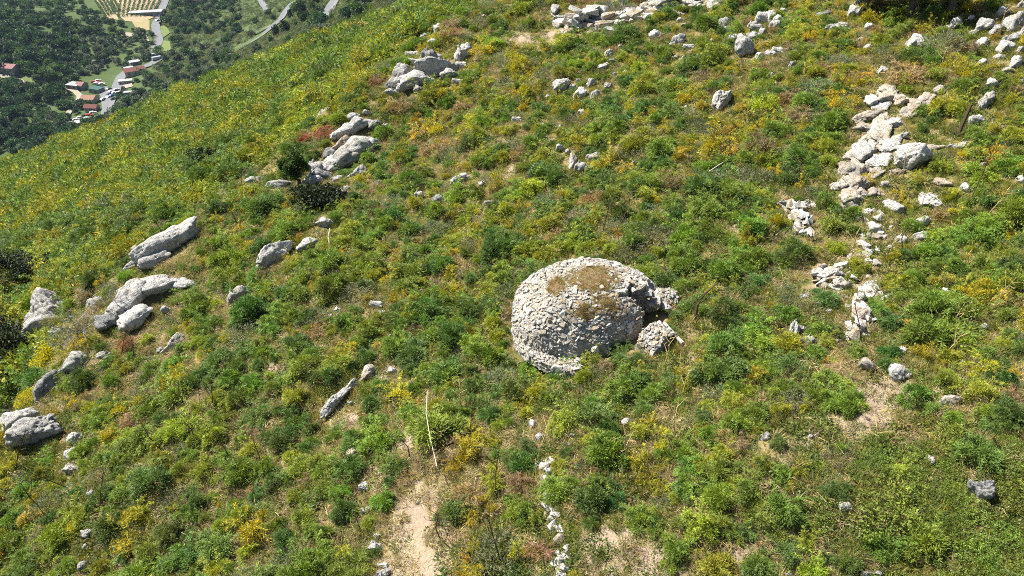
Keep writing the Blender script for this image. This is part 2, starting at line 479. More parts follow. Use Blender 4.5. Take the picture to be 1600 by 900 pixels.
def fennel_mesh(name, seed, mat, lobes=15, nl=420, ln=0.13, wd=0.031, flat=1.15, yellow=0.25):
    """a mound of feathery plumes: every plume is a spray of fine leaflets that fan out from its foot"""
    r = np.random.default_rng(seed)
    T, tone, hue = [], [], []
    lobes = int(lobes * r.uniform(0.6, 1.2)); off = r.normal(size=2) * 0.12
    for k in range(lobes):
        az = r.uniform(0, 2 * PI)
        el = math.asin(np.clip(r.uniform(0.0, 1.0), 0.03, 0.98))
        R = r.uniform(0.2, 0.85) if el < 0.9 else r.uniform(0.2, 0.6)
        d = np.array([math.cos(az) * math.cos(el) + off[0], math.sin(az) * math.cos(el) + off[1], math.sin(el)])
        foot = d * np.array([R, R, R * flat]) * 0.6
        ax = unit(d * np.array([1, 1, flat]) + np.array([0, 0, 0.45]) + r.normal(size=3) * 0.15)
        rl = r.uniform(0.22, 0.52); h = rl * r.uniform(0.9, 1.6)
        m = int(nl * (rl / 0.42) ** 1.4)
        v = unit(ax * 0.75 + unit(r.normal(size=(m, 3))) * r.uniform(0.25, 0.85, (m, 1)))
        t = r.uniform(0.25, 1.0, m) ** 0.55
        droop = np.array([0, 0, -0.22]) * (t ** 2)[:, None]
        side = v - ax * (v @ ax)[:, None]
        p = foot + ax * (h * t * (v @ ax))[:, None] + side * (rl * t * 1.1)[:, None] + droop + r.normal(size=(m, 3)) * 0.018
        dr = unit(v + droop * 1.5 + unit(r.normal(size=(m, 3))) * 0.55)
        T.append(leaf_tris(p, dr, ln * r.uniform(0.55, 1.25, m), wd * r.uniform(0.7, 1.3, m), r))
        ft = r.uniform(0.80, 1.22)
        tone.append(ft * r.uniform(0.75, 1.28, m))
        hf = np.clip((r.uniform(0, 1) - (1 - yellow)) * 3, 0, 1)
        hue.append(np.clip(hf + r.uniform(-0.15, 0.25, m), 0, 1))
    for k in range(8):                 # single fronds that arch out beyond the plumes
        az = r.uniform(0, 2 * PI); el = r.uniform(0.1, 1.2); R = r.uniform(0.75, 1.35)
        end = np.array([math.cos(az) * math.cos(el) * R, math.sin(az) * math.cos(el) * R, (0.1 + flat * math.sin(el)) * R])
        ctl = np.array([end[0] * 0.4, end[1] * 0.4, end[2] * 1.0 + 0.3])
        m = 40; t = np.sqrt(r.uniform(0.15, 1, m))
        p = (2 * t * (1 - t))[:, None] * ctl + (t * t)[:, None] * end
        tg = unit((2 * (1 - 2 * t))[:, None] * ctl + (2 * t)[:, None] * end)
        p = p + r.normal(size=p.shape) * 0.055 * (1.3 - t)[:, None]
        T.append(leaf_tris(p, unit(tg * 0.7 + unit(r.normal(size=p.shape)) * 0.8), ln * r.uniform(0.6, 1.2, m), wd * r.uniform(0.7, 1.2, m), r))
        tone.append(r.uniform(0.85, 1.25) * r.uniform(0.8, 1.25, m)); hue.append(np.clip(r.uniform(-0.3, 0.5, m), 0, 1))
    T = np.concatenate(T)
    T[:, :, 2] = np.maximum(T[:, :, 2], -0.12)
    return soup_mesh(name, T, np.concatenate(tone), np.concatenate(hue), mat)

def mound_mesh(name, seed, mat, n=2000, ln=0.075, wd=0.042, flat=0.65, clumps=16, yellow=0.2):
    r = np.random.default_rng(seed)
    T, tone, hue = [], [], []
    for k in range(clumps):
        az = k * 2.39996; el = math.asin(np.clip((k + 0.5) / clumps, 0, 1))
        R = r.uniform(0.5, 0.85)
        c = np.array([math.cos(az) * math.cos(el) * R, math.sin(az) * math.cos(el) * R, flat * math.sin(el) * R])
        m = n // clumps
        o = unit(r.normal(size=(m, 3)))
        p = c + o * (r.uniform(0.3, 1, m) ** 0.5 * r.uniform(0.2, 0.34))[:, None] * np.array([1, 1, 0.8])
        d = unit(o + 0.6 * unit(c)[None] + r.normal(size=p.shape) * 0.5)
        t2 = leaf_quads(p, d, ln * r.uniform(0.6, 1.3, m), wd * r.uniform(0.7, 1.3, m), r)
        T.append(t2)
        tn = r.uniform(0.8, 1.2) * r.uniform(0.75, 1.25, m); tone.append(np.tile(tn, 2))
        hf = np.clip((r.uniform(0, 1) - (1 - yellow)) * 3, 0, 1)
        hu = np.clip(hf + r.uniform(-0.1, 0.3, m), 0, 1); hue.append(np.tile(hu, 2))
    T = np.concatenate(T); T[:, :, 2] = np.maximum(T[:, :, 2], -0.1)
    return soup_mesh(name, T, np.concatenate(tone), np.concatenate(hue), mat)

def tuft_mesh(name, seed, mat, n=70, ln=0.8, wd=0.035, spread=0.45, lean=0.7):
    r = np.random.default_rng(seed)
    az = r.uniform(0, 2 * PI, n); rr = spread * np.sqrt(r.uniform(0, 1, n))
    p = np.stack([np.cos(az) * rr, np.sin(az) * rr, np.full(n, -0.04)], 1)
    a2 = az + r.normal(size=n) * 0.9; le = r.uniform(0.1, lean, n) * 1.4
    d = unit(np.stack([np.cos(a2) * le, np.sin(a2) * le, np.ones(n) * r.uniform(0.35, 1.0, n)], 1))
    T = leaf_tris(p, d, ln * r.uniform(0.45, 1.1, n), wd * r.uniform(0.7, 1.4, n), r)
    return soup_mesh(name, T, r.uniform(0.6, 1.4, n), np.clip(r.uniform(-0.4, 1, n), 0, 1), mat)

def litter_mesh(name, seed, mat, n=80, ln=0.7, wd=0.035):
    r = np.random.default_rng(seed)
    p = np.stack([r.normal(size=n) * 0.4, r.normal(size=n) * 0.4, r.uniform(0, 0.25, n)], 1)
    a = r.uniform(0, 2 * PI, n)
    d = unit(np.stack([np.cos(a), np.sin(a), r.normal(size=n) * 0.3 + 0.1], 1))
    T = leaf_tris(p - d * ln * 0.3, d, ln * r.uniform(0.3, 1.1, n), wd * r.uniform(0.6, 1.4, n), r)
    return soup_mesh(name, T, r.uniform(0.45, 1.5, n), np.clip(r.uniform(-0.4, 1, n), 0, 1), mat)

def herb_mesh(name, seed, mat, n=90, ln=0.22, wd=0.11):
    r = np.random.default_rng(seed)
    az = r.uniform(0, 2 * PI, n); rr = np.sqrt(r.uniform(0, 1, n)) * 0.85
    p = np.stack([np.cos(az) * rr, np.sin(az) * rr, r.uniform(0.0, 0.30, n) * (1.1 - rr)], 1)
    d = unit(np.stack([np.cos(az), np.sin(az), 0.5 * np.ones(n)], 1) + r.normal(size=(n, 3)) * 0.6)
    T = leaf_quads(p, d, ln * r.uniform(0.6, 1.3, n), wd * r.uniform(0.7, 1.3, n), r)
    tn = r.uniform(0.65, 1.35, n); hu = np.clip(r.uniform(-0.5, 0.8, n), 0, 1)
    return soup_mesh(name, T, np.tile(tn, 2), np.tile(hu, 2), mat)

def both(fn, name, seeds, **kw):
    return [[fn(f'{name}_{m}', s, M['leaf_' + m], **kw) for s in seeds] for m in ('obj', 'inst')]

FEN_O, FEN_I = both(fennel_mesh, 'fennel', range(10, 19))
YEL_O, YEL_I = both(fennel_mesh, 'yellow_fennel', range(30, 35), lobes=9, nl=200, ln=0.14, wd=0.034, flat=1.0, yellow=0.6)
LEAF_O, LEAF_I = both(mound_mesh, 'leafy', range(50, 54))
SAGE_O, SAGE_I = both(mound_mesh, 'sage', range(60, 63), n=1100, ln=0.15, wd=0.03, yellow=0.05)
DRY_O, DRY_I = both(fennel_mesh, 'dry', range(70, 74), lobes=11, nl=130, ln=0.26, wd=0.026, flat=0.7, yellow=0.4)
SPUR_O, _s = both(mound_mesh, 'spurge', range(80, 82), n=4400, ln=0.075, wd=0.045, clumps=40, flat=0.9, yellow=0.7)
TUFT_I = [tuft_mesh('tuft_i%d' % s, s, M['leaf_inst']) for s in range(90, 96)]
LIT_I = [litter_mesh('litter_i%d' % s, s, M['leaf_inst']) for s in range(100, 104)]
HERB_I = [herb_mesh('herb_i%d' % s, s, M['leaf_inst']) for s in range(110, 114)]
FARF_I = [mound_mesh('far_scrub_i%d' % s, s, M['leaf_inst'], n=300, ln=0.24, wd=0.08, flat=1.05, clumps=9, yellow=0.25) for s in range(120, 125)]

def scatter(name, meshes, P, rot, scl, idx, tint, kind='stuff', label=None, parent=None):
    """one object: instances of the given meshes on points (geometry nodes)"""
    c = bpy.data.collections.new(name + '_shapes')
    for i, me in enumerate(meshes):
        c.objects.link(bpy.data.objects.new('%s_shape_%02d' % (name, i), me))
    me = bpy.data.meshes.new(name)
    me.vertices.add(len(P)); me.vertices.foreach_set('co', np.asarray(P, np.float32).ravel())
    for nm, ty, val, key in (('rot', 'FLOAT_VECTOR', rot, 'vector'), ('scl', 'FLOAT_VECTOR', scl, 'vector'), ('idx', 'INT', idx, 'value'), ('tint', 'FLOAT_COLOR', tint, 'color')):
        a = me.attributes.new(nm, ty, 'POINT')
        val = np.asarray(val, np.int32 if ty == 'INT' else np.float32)
        if nm == 'tint': val = np.concatenate([val, np.ones((len(val), 1), np.float32)], 1)
        a.data.foreach_set(key, val.ravel())
    o = obj(name, me)
    g = bpy.data.node_groups.new(name + '_scatter', 'GeometryNodeTree')
    g.interface.new_socket('Geometry', in_out='INPUT', socket_type='NodeSocketGeometry')
    g.interface.new_socket('Geometry', in_out='OUTPUT', socket_type='NodeSocketGeometry')
    gi = g.nodes.new('NodeGroupInput'); go = g.nodes.new('NodeGroupOutput')
    ci = g.nodes.new('GeometryNodeCollectionInfo'); ci.inputs['Collection'].default_value = c
    ci.inputs['Separate Children'].default_value = True; ci.inputs['Reset Children'].default_value = True
    ip = g.nodes.new('GeometryNodeInstanceOnPoints'); ip.inputs['Pick Instance'].default_value = True
    def na(n_, t):
        q = g.nodes.new('GeometryNodeInputNamedAttribute'); q.data_type = t; q.inputs[0].default_value = n_
        return q.outputs['Attribute']
    g.links.new(gi.outputs[0], ip.inputs['Points']); g.links.new(ci.outputs[0], ip.inputs['Instance'])
    g.links.new(na('idx', 'INT'), ip.inputs['Instance Index'])
    e2r = g.nodes.new('FunctionNodeEulerToRotation'); g.links.new(na('rot', 'FLOAT_VECTOR'), e2r.inputs[0])
    g.links.new(e2r.outputs[0], ip.inputs['Rotation'])
    g.links.new(na('scl', 'FLOAT_VECTOR'), ip.inputs['Scale'])
    g.links.new(ip.outputs[0], go.inputs[0])
    md = o.modifiers.new('scatter', 'NODES'); md.node_group = g
    o['kind'] = kind
    if label: o['label'] = label
    return o

# ------------------------------------------------------------------ labels: every thing is told by its look and by what it lies beside
THINGS = []         # (object, adjective+noun phrase, px, py)
LANDMARKS = [('the ruined stone hut', 918, 480), ('the lone small tree', 467, 265), ('the russet dry shrub', 497, 202), ('the rubble wall', 985, 28),
             ('the long bleached stick', 670, 700), ('the white upright stone', 1238, 512), ('the round spurge bush', 85, 530), ('the pitted white boulder', 1420, 248),
             ('the broad ravine boulder', 80, 490), ('the long tilted grey boulder', 267, 378), ('the dark-fronted boulder', 679, 112), ('the charred post', 1500, 198),
             ('the sandy bare patch', 650, 850), ('the dark oaks', 1400, 10), ('the upright white boulder', 1160, 76), ('the flat leafy thicket', 1480, 760),
             ('the tall yellow fennel', 765, 780), ('the flat-topped lime bush', 1530, 612), ('the pale leaning slab', 1128, 158), ('the low flat-topped boulder', 65, 668),
             ('the scree of small stones', 905, 140), ('the long grey rock', 520, 630), ('the ravine stone column', 114, 705), ('the round grey rock', 429, 400),
             ('the big round fennel', 925, 650), ('the grey flat stone', 1530, 770)]
_ones = ['', 'first', 'second', 'third', 'fourth', 'fifth', 'sixth', 'seventh', 'eighth', 'ninth', 'tenth', 'eleventh', 'twelfth', 'thirteenth', 'fourteenth', 'fifteenth', 'sixteenth', 'seventeenth', 'eighteenth', 'nineteenth']
ORD = ['', *_ones[2:]] + [t if not k else t2 + '-' + _ones[k] for t, t2 in (('twentieth', 'twenty'), ('thirtieth', 'thirty'), ('fortieth', 'forty'), ('fiftieth', 'fifty')) for k in range(10)]
def compass(dx, dy):
    a = math.degrees(math.atan2(-dy, dx)) % 360
    return ['right of', 'up-right of', 'above', 'up-left of', 'left of', 'down-left of', 'below', 'down-right of'][int(((a + 22.5) % 360) // 45)]
USED = set()
def label_all():
    buckets = {}
    for (o, phrase, px, py) in THINGS:
        lm = min(LANDMARKS, key=lambda l: (l[1] - px) ** 2 + (l[2] - py) ** 2)
        dist = math.hypot(lm[1] - px, lm[2] - py)
        buckets.setdefault((phrase, compass(px - lm[1], py - lm[2]), lm[0]), []).append((dist, o))
    for (phrase, dr, lm), items in buckets.items():
        items.sort(key=lambda t: t[0])
        for i, (_d, o) in enumerate(items):
            lab = f'{phrase} {dr} {lm}' if len(items) == 1 else f'{phrase}, {ORD[i] + " " if i else ""}nearest {dr} {lm}'
            o['label'] = lab
def thing(o, phrase, cat, px, py, group=None, label=None):
    tag(o, label, cat, group, 'thing')
    if label is None: THINGS.append((o, phrase, px, py))
    return o

# ------------------------------------------------------------------ rocks
def ico(sub):
    bm = bmesh.new(); bmesh.ops.create_icosphere(bm, subdivisions=sub, radius=1.0)
    V = np.array([v.co[:] for v in bm.verts]); Fc = np.array([[v.index for v in f.verts] for f in bm.faces], np.int32)
    bm.free(); return V, Fc
ICO = {s: ico(s) for s in (2, 3, 4, 5)}

def rock_mesh(name, seed, sub, mat, aspect=(1, 1, 1), rugged=1.0, planes=15, kk=22.0):
    r = np.random.default_rng(seed)
    V, Fc = ICO[sub]
    n = unit(r.normal(size=(planes, 3))); d = r.uniform(0.55, 1.0, planes)
    dot = np.maximum(V @ n.T, 0.05)
    k = d / dot
    rad = -np.log(np.sum(np.exp(-kk * np.minimum(k, 3)), 1) + math.exp(-kk * 1.25)) / kk
    P = V * rad[:, None]
    as_ = np.array(aspect) / max(aspect)
    Q = P * as_
    o = seed * 7.7
    n1 = fbm(Q * 1.6 + o, 2, seed + 3)
    rid = np.abs(fbm(Q * 2.6 + o, 3, seed)); crev = np.maximum(0, 1 - rid / 0.16)
    rid2 = np.abs(fbm(Q * 6.5 + o, 2, seed + 4)); pit = np.maximum(0, 1 - rid2 / 0.2)
    lay = np.abs(((Q @ unit(r.normal(size=3) * 0.5 + np.array([0.3, 0, 1.2]))) * 4.5 + 0.7 * fbm(Q * 2 + o, 2, seed + 5)) % 1 - 0.5)
    disp = 0.24 * n1 - 0.13 * crev - 0.055 * pit + 0.07 * fbm(Q * 6 + o, 4, seed + 9, 0.6) + 0.10 * (lay - 0.25)
    P = P * np.maximum(0.3, 1 + rugged * disp)[:, None]
    P = P / np.abs(P).max(0)
    return mesh_np(name, P, Fc, [mat], smooth=True)

ROCK_ARCH = {}
for mk in ('rock', 'rock_dark', 'rock_tan'):
    ROCK_ARCH[mk] = [rock_mesh(f'rock_{mk}_{i}', 200 + i, 4, M[mk], (1, 1, 0.7), 1.0) for i in range(7)]
ROCK_LONG = {mk: [rock_mesh(f'long_{mk}_{i}', 250 + i, 4, M[mk], (2.3, 1.1, 0.75), 1.25, 18) for i in range(6)] for mk in ROCK_ARCH}
ROCK_SLAB = {mk: [rock_mesh(f'slab_{mk}_{i}', 280 + i, 4, M[mk], (1.8, 1.2, 0.6), 1.5, 9, 60.0) for i in range(6)] for mk in ROCK_ARCH}
# photo px: cx, cy, w, h, [long-axis angle seen in the photo], [tone: p pale, d dark, t tan]
ROCKS = '''668 88 24 22 0 d|646 86 20 12|683 92 14 14|627 116 34 22 35|651 126 44 20 10|617 134 30 16 0 d|654 140 14 14|720 86 22 24 60|722 102 16 12|684 42 12 18
663 60 14 10 40|675 66 16 10|654 68 10 8|757 26 8 6|692 25 8 5|715 128 14 10|512 165 14 8 35|502 180 18 9 35|551 183 20 12|561 195 34 18 30|585 194 16 14 45|601 197 12 8|532 209 24 16 40
533 227 30 13 25 t|555 236 64 30 25|517 241 20 18 60 d|509 257 28 14 40 d|503 274 36 24 0 d|487 284 30 20|559 272 26 14 20|527 280 16 10|572 177 14 8|532 303 16 24 50|542 295 12 10
866 14 12 24 80|873 29 20 8|893 38 16 12 20|905 44 18 10|917 42 14 10 35|1023 55 20 16|1059 64 22 20|1063 32 12 10|1067 40 10 6|1077 74 16 10|1080 81 8 6|1097 67 12 10|1112 64 8 8|1130 36 16 16
1134 46 12 10|1173 41 14 12|1195 28 24 22|1174 58 16 16|1190 53 14 16|1200 82 10 16|951 83 12 14|969 73 8 8|944 104 16 10 25|957 95 10 6|1055 90 10 6|1068 91 8 5|977 114 10 8|959 117 8 6
878 132 26 18 35|893 137 12 10|904 126 8 8|907 147 18 16 40|923 131 14 14|950 135 12 12 50|930 148 14 14|857 152 10 8|907 176 12 12|808 188 14 12|847 196 8 6|876 200 10 8|1072 168 8 6
1203 26 14 22 70|1224 18 14 10|1204 84 10 14|1215 81 16 16|1308 44 32 16 0|1288 23 24 12 20 d|1335 18 20 18 45|1342 4 14 10|1358 43 14 14|1343 62 8 8|1356 75 12 12 50|1430 68 30 22 40|1491 38 20 14 20
1537 38 36 26 35|1585 34 38 32 35|1518 28 12 10|1595 8 18 18|1535 66 22 20 45|1570 74 26 26 50|1593 79 16 12|1536 97 22 13|1587 97 36 16 25|1550 130 16 18|1537 160 26 18 40|1525 187 18 18|1378 112 14 12 40
1237 102 12 10|1202 118 14 10 30|1595 128 12 10|1213 131 8 6|1385 140 34 18 25 t|1366 155 30 18 30|1405 153 26 16 20|1432 164 54 22 35|1468 141 20 14|1358 180 36 18 30|1375 205 82 24 32|1410 212 13 11
1340 240 40 26 30|1345 262 36 20 20 t|1372 251 36 20 35|1403 268 24 12|1325 280 24 16 10 t|1332 305 38 24 30 t|1366 298 22 18|1383 287 12 14|1447 310 34 20 -20|1473 285 24 14 -25|1508 292 14 18|1399 320 24 26 40
1367 356 18 20|1404 374 16 18|1441 347 24 16 30|1437 370 20 16|1391 356 8 8|1253 322 24 12|1252 350 18 12|1256 364 16 10|1222 318 20 8|1455 231 44 12 5|1500 229 34 12|1356 395 14 20|1390 387 10 8|1283 418 14 8
1305 427 24 12|1310 447 26 13 0 t|1457 421 8 10|1359 445 14 14|1475 455 12 18|1594 281 14 14|1535 258 12 6|1253 515 15 12|1263 530 14 14|1250 532 12 10|1257 464 14 8|1343 465 16 18|1346 490 20 24 60 t
1336 511 10 14|1308 533 8 6|1293 487 10 8|1403 480 8 12|1537 510 12 12|1352 570 22 16 -30 t|1400 580 24 20 -40|1485 625 28 16 0 t|1505 568 12 10|1407 545 10 14|1320 790 18 18|1322 776 10 8|1453 718 14 18
1267 682 10 8|1352 897 16 10|1375 897 18 8|1232 898 12 8|245 402 38 28 30|236 362 44 22 35 t|262 341 22 8|250 374 14 8|200 421 24 9 30|129 375 20 9 35|100 387 12 8|224 445 56 24 20|280 443 48 18 0
135 447 22 10|338 322 12 18 60|320 308 8 12|365 268 16 10 45|384 244 14 12|352 288 10 14|285 297 8 6|305 294 6 6|395 282 28 12|435 288 36 14|35 522 28 28 0 d|208 466 60 30 40|215 492 34 34 60|168 500 34 34 0 d
118 566 36 22 20|160 556 20 12|75 600 26 34 60 d|34 655 38 38 45|368 464 22 24 50|272 538 30 14 30|250 546 10 12|260 485 14 14|115 685 20 18|111 708 18 22|113 732 24 16|142 770 12 14|111 760 8 10|137 833 18 14
134 852 8 12|130 884 16 14|482 383 30 14 40|510 347 26 16|653 305 14 12|720 280 24 16 30|752 287 10 10|763 318 20 6|685 312 22 16 0 d|592 287 14 10 0 d|528 484 12 12|516 494 8 6|590 476 18 14|597 489 12 8|610 527 10 7
549 602 18 9 20|576 582 24 14 40 t|613 578 12 14|547 630 12 9|570 758 14 18|572 797 16 8|550 711 20 16 50 t|653 784 6 6|589 837 12 12|588 853 20 20|593 882 10 10|602 882 10 12|600 896 20 13|832 660 12 20|978 660 16 12
842 682 12 14|890 694 8 8|855 735 14 12|858 752 8 10|858 776 9 14|859 796 9 12|885 857 12 14|873 876 14 12|882 888 16 14|878 899 14 10|895 680 8 6|1195 682 14 14|874 232 14 11|887 237 10 8|838 262 14 8 25
895 252 12 20 60|905 262 18 18|922 264 14 14 0 d|928 245 20 12|990 256 8 6|958 274 8 6|935 283 10 6|70 403 10 6|855 770 8 8|862 812 8 8|212 455 66 34 40|245 446 70 28 20|190 478 36 26 30|150 470 30 18|60 520 40 30 0 d|92 520 30 18 0 d|270 372 40 24 40|1352 232 50 26 35|1322 262 36 24 45|1338 282 44 24 30 t
1392 226 44 16 30|1362 212 40 14 32|1420 172 40 16 35|1392 148 40 16 28 t|1350 196 30 16|1330 320 34 18 0 t|1376 166 30 14 30|1312 290 22 16|1368 268 30 16 20|1400 190 34 14 30|1445 152 34 16 30|1345 300 30 14
540 250 50 26 35|520 258 34 24 50|578 228 36 18 20|545 205 36 16 30|492 262 28 22|570 244 30 16|640 132 44 18 20|690 104 30 18|662 100 24 14|702 118 24 14 20|612 144 20 10|1552 50 24 18 40|1565 20 26 16 30|1580 60 30 20
1600 50 24 20|1560 90 22 14|1520 52 18 12|1575 110 24 12|1208 40 16 18|1182 44 18 14|1145 60 14 12|1185 90 16 12|1216 30 16 12'''
HERO_ROCKS = [(679, 112, 56, 26, 10, 'p', 'large pale boulder with a dark shaded front in the crest outcrop'),
              (1160, 76, 26, 34, 0, 'p', 'upright white boulder with a shaded pitted face'),
              (1128, 158, 40, 18, 42, 'p', 'pale slab leaning up beside a yellow fennel'),
              (1421, 247, 46, 32, 0, 'p', 'rounded white pitted boulder resting on the pale slabs'),
              (270, 382, 74, 24, 38, 'p', 'long tilted grey boulder with a crack across it'),
              (84, 488, 92, 54, 14, 'p', 'broad grey boulder overhanging the dark ravine'),
              (64, 668, 66, 42, 20, 'p', 'low boulder with a flat pale top at the ravine edge'),
              (1238, 513, 15, 25, 75, 'p', 'sharp white stone standing upright in the grass'),
              (1530, 771, 32, 24, -25, 'd', 'flat grey weathered stone set in the leafy thicket'),
              (429, 400, 44, 22, 40, 'p', 'smooth round grey rock in the grass by a second oblong rock'),
              (522, 630, 48, 15, 38, 'p', 'long grey rock lying amid brown tufts')]
ROCK_AT = []
def place_rock(cx, cy, w_, h_, ang, P, Z, n, me, seed, name='rock'):
    r = np.random.default_rng(seed)
    s = Z / F * (1.0 if cx > 1500 and cy < 130 else 1.28 if max(w_, h_) > 13 else 1.15)
    if abs(ang) > 1:
        a = math.radians(ang)
        gx, gy = math.cos(a), math.sin(a) / 0.66
        L = max(w_, h_) * s * min(1.35, math.hypot(gx, gy)) / 2 * 1.08
        Wd = min(w_, h_) * s / 2 * 1.1
        rz = math.atan2(gy, gx)
        lift = math.sin(a) * 0.35
    else:
        L = w_ * s / 2 * 1.05; Wd = h_ * s / 2 * 1.0; rz = r.uniform(-0.25, 0.25); lift = 0
    H = min(Wd * 1.1 + 0.05, L * 1.2)
    if name == 'boulder': H *= 1.2
    elif cx < 330 and 330 < cy < 520 and w_ > 28: H *= 0.8
    elif 1300 < cx < 1480 and 120 < cy < 335 and w_ > 20: H *= 0.62; Wd *= 1.25; rz += r.uniform(-0.35, 0.35)
    up = unit(np.array([0, 0, 1.0]) + 0.8 * n)
    xa = np.array([math.cos(rz), math.sin(rz), 0.0]); xa = unit(xa - up * (xa @ up) + np.array([0, 0, lift * 0.3]))
    ya = np.cross(up, xa)
    Mx = Matrix(((xa[0], ya[0], up[0]), (xa[1], ya[1], up[1]), (xa[2], ya[2], up[2]))).to_euler()
    o = obj(name, me, None, (P[0], P[1], P[2] + H * (0.34 if name == 'boulder' else 0.26)), Mx, (L, Wd, H))
    ROCK_AT.append((P[0], P[1], max(L, Wd)))
    return o
TONE = {'p': 'rock', 'd': 'rock_dark', 't': 'rock_tan'}
WORD = {'p': 'white', 'd': 'dark grey', 't': 'tan'}
RL = [h + (None,) if len(h) < 7 else h for h in HERO_ROCKS]
for ln_ in ROCKS.replace('\n', '|').split('|'):
    q = ln_.split(); cx, cy, w_, h_ = map(float, q[:4])
    RL.append((cx, cy, w_, h_, float(q[4]) if len(q) > 4 else 0, q[5] if len(q) > 5 else 'p', None))
_P, _Z, _ = cast([r[0] for r in RL], [r[1] + r[3] * 0.25 for r in RL])
_N = normal_at(_P[:, 0], _P[:, 1])
for i, (cx, cy, w_, h_, ang, tn, lab) in enumerate(RL):
    if lab:
        me = rock_mesh('boulder', 300 + i + (37 if cx == 1421 else 0), 5, M[TONE[tn]], (w_, h_, h_), *((0.7, 34, 30.0) if cx in (1421, 1160, 429) else (1.15,)))
        thing(place_rock(cx, cy, w_, h_, ang, _P[i], _Z[i], _N[i], me, 300 + i, 'boulder'), None, 'boulder', cx, cy, 'boulders on the hillside', lab)
        continue
    if 1300 < cx < 1480 and 120 < cy < 335 and i % 3: tn = 't'
    arch = (ROCK_SLAB if 1300 < cx < 1480 and 120 < cy < 335 and w_ > 20 else ROCK_LONG if abs(ang) > 1 and max(w_, h_) > 1.5 * min(w_, h_) else ROCK_ARCH)[TONE[tn]]
    o = place_rock(cx, cy, w_, h_, ang, _P[i], _Z[i], _N[i], arch[i % len(arch)], 1000 + i)
    big = 'large' if max(w_, h_) > 28 else 'middling' if max(w_, h_) > 17 else 'small' if max(w_, h_) > 11 else 'tiny'
    shp = ('tilted ' if abs(ang) > 25 else 'long ' if w_ > 1.9 * h_ else 'upright ' if h_ > 1.2 * w_ else '')
    thing(o, f'{big} {WORD[tn]} {shp}limestone rock', 'rock', cx, cy, 'limestone rocks on the hillside')
ROCK_AT_A = np.array(ROCK_AT)

# ------------------------------------------------------------------ small building stones (12 to 40 triangles)
def stone_mesh(name, seed, mat):
    r = np.random.default_rng(seed)
    bm = bmesh.new()
    for _ in range(13):
        p = unit(r.normal(size=3)); p = np.sign(p) * np.abs(p) ** 0.55
        p = p * np.array([0.62, 0.5, 0.42]) * r.uniform(0.85, 1.08)
        bm.verts.new(tuple(p))
    res = bmesh.ops.convex_hull(bm, input=bm.verts)
    bmesh.ops.delete(bm, geom=[g for g in res['geom_interior'] if isinstance(g, bmesh.types.BMVert)], context='VERTS')
    me = bpy.data.meshes.new(name); bm.to_mesh(me); bm.free(); me.materials.append(mat)
    return me
STONES = [stone_mesh('stone', 400 + i, M['stone'] if i % 4 else M['stone_tan']) for i in range(12)]
def stone_arrays(i):
    me = STONES[i]
    v = np.array([x.co[:] for x in me.vertices]); f = [list(p.vertices) for p in me.polygons]
    return v, f
STONE_ARR = [stone_arrays(i) for i in range(12)]

def frame_euler(zdir, xhint):
    z = unit(np.asarray(zdir, float)); x = np.asarray(xhint, float); x = unit(x - z * (x @ z)); y = np.cross(z, x)
    return Matrix(((x[0], y[0], z[0]), (x[1], y[1], z[1]), (x[2], y[2], z[2])))

# ------------------------------------------------------------------ the ruined stone hut
_p, _z, _ = cast([921], [507])
HUT = np.array([_p[0, 0], _p[0, 1], float(hill_z(_p[0, :1], _p[0, 1:2])[0]) - 0.12])
HS = 1.0
PROF_R = np.array([0, 0.25, 0.45, 0.62, 0.76, 0.88, 0.95, 1.0]); PROF_H = np.array([1.76, 1.75, 1.70, 1.58, 1.38, 1.12, 0.92, 0.68])
def hut_h(r, th):
    """height of the ruin at polar (r, theta in degrees, 0 = +X, 90 = away)"""
    th = (th + 180) % 360 - 180
    r = r + 0.10 * vnoise(np.stack([np.cos(np.radians(th)) * 2, np.sin(np.radians(th)) * 2, r * 0], 1), 31)
    Re = np.full_like(r, 2.38)
    front = sstep(-152, -112, th) * (1 - sstep(-38, -26, th))
    Re = Re - front * 0.46
    mid = sstep(-112, -98, th) * (1 - sstep(-36, -28, th))
    Re = Re - mid * 0.12
    h = np.interp(r / Re, PROF_R, PROF_H)
    h = 1.76 - (1.76 - h) * (1 + 0.30 * front)
    h = np.where(r > Re, 0.02, h)
    # lower ledge of the outer ring at the front left
    led = (th > -158) & (th < -100)
    ledge = 0.30 + 0.06 * np.sin(np.radians(th) * 7)
    h = np.where(led & (r > Re) & (r < 2.5), ledge, h)
    # wall fragment standing apart at the right front
    frag = (th > -56) & (th < -31) & (r > 2.14) & (r < 2.80)
    fh = 1.22 - 0.45 * np.abs((th + 43) / 13) ** 3 - 0.25 * (r - 2.14)
    h = np.where((th > -75) & (th < -27) & (r > 1.66), 0.02, h)
    h = np.where(frag, fh, h)
    # wall beyond the breach
    wall2 = (th > -9) & (th < 22) & (r > 1.95) & (r < 2.52)
    h = np.where(wall2, 1.08 + 0.12 * np.sin(np.radians(th) * 14), h)
    gapb = (th > -9) & (th < 12) & (r > 1.62) & (r <= 1.95)
    h = np.where(gapb, 1.16, h)
    # the breach
    half = 0.34 + 0.16 * (r - 1.2)
    off = r * np.sin(np.radians(th + 16))
    slot = (np.abs(off) < half) & (r > 1.0) & (np.abs(th + 16) < 60)
    h = np.where(slot, 0.03, h)
    return h
nT, nR = 260, 74
TH = np.linspace(-180, 180, nT, endpoint=False); RR = np.linspace(0.0, 2.75, nR)
Tg, Rg = np.meshgrid(TH, RR)
Hg = hut_h(Rg.ravel(), Tg.ravel())
X = Rg.ravel() * np.cos(np.radians(Tg.ravel())); Y = Rg.ravel() * np.sin(np.radians(Tg.ravel()))
Zg = Hg + 0.035 * fbm(np.stack([X * 3, Y * 3, Hg * 3], 1), 3, 77)
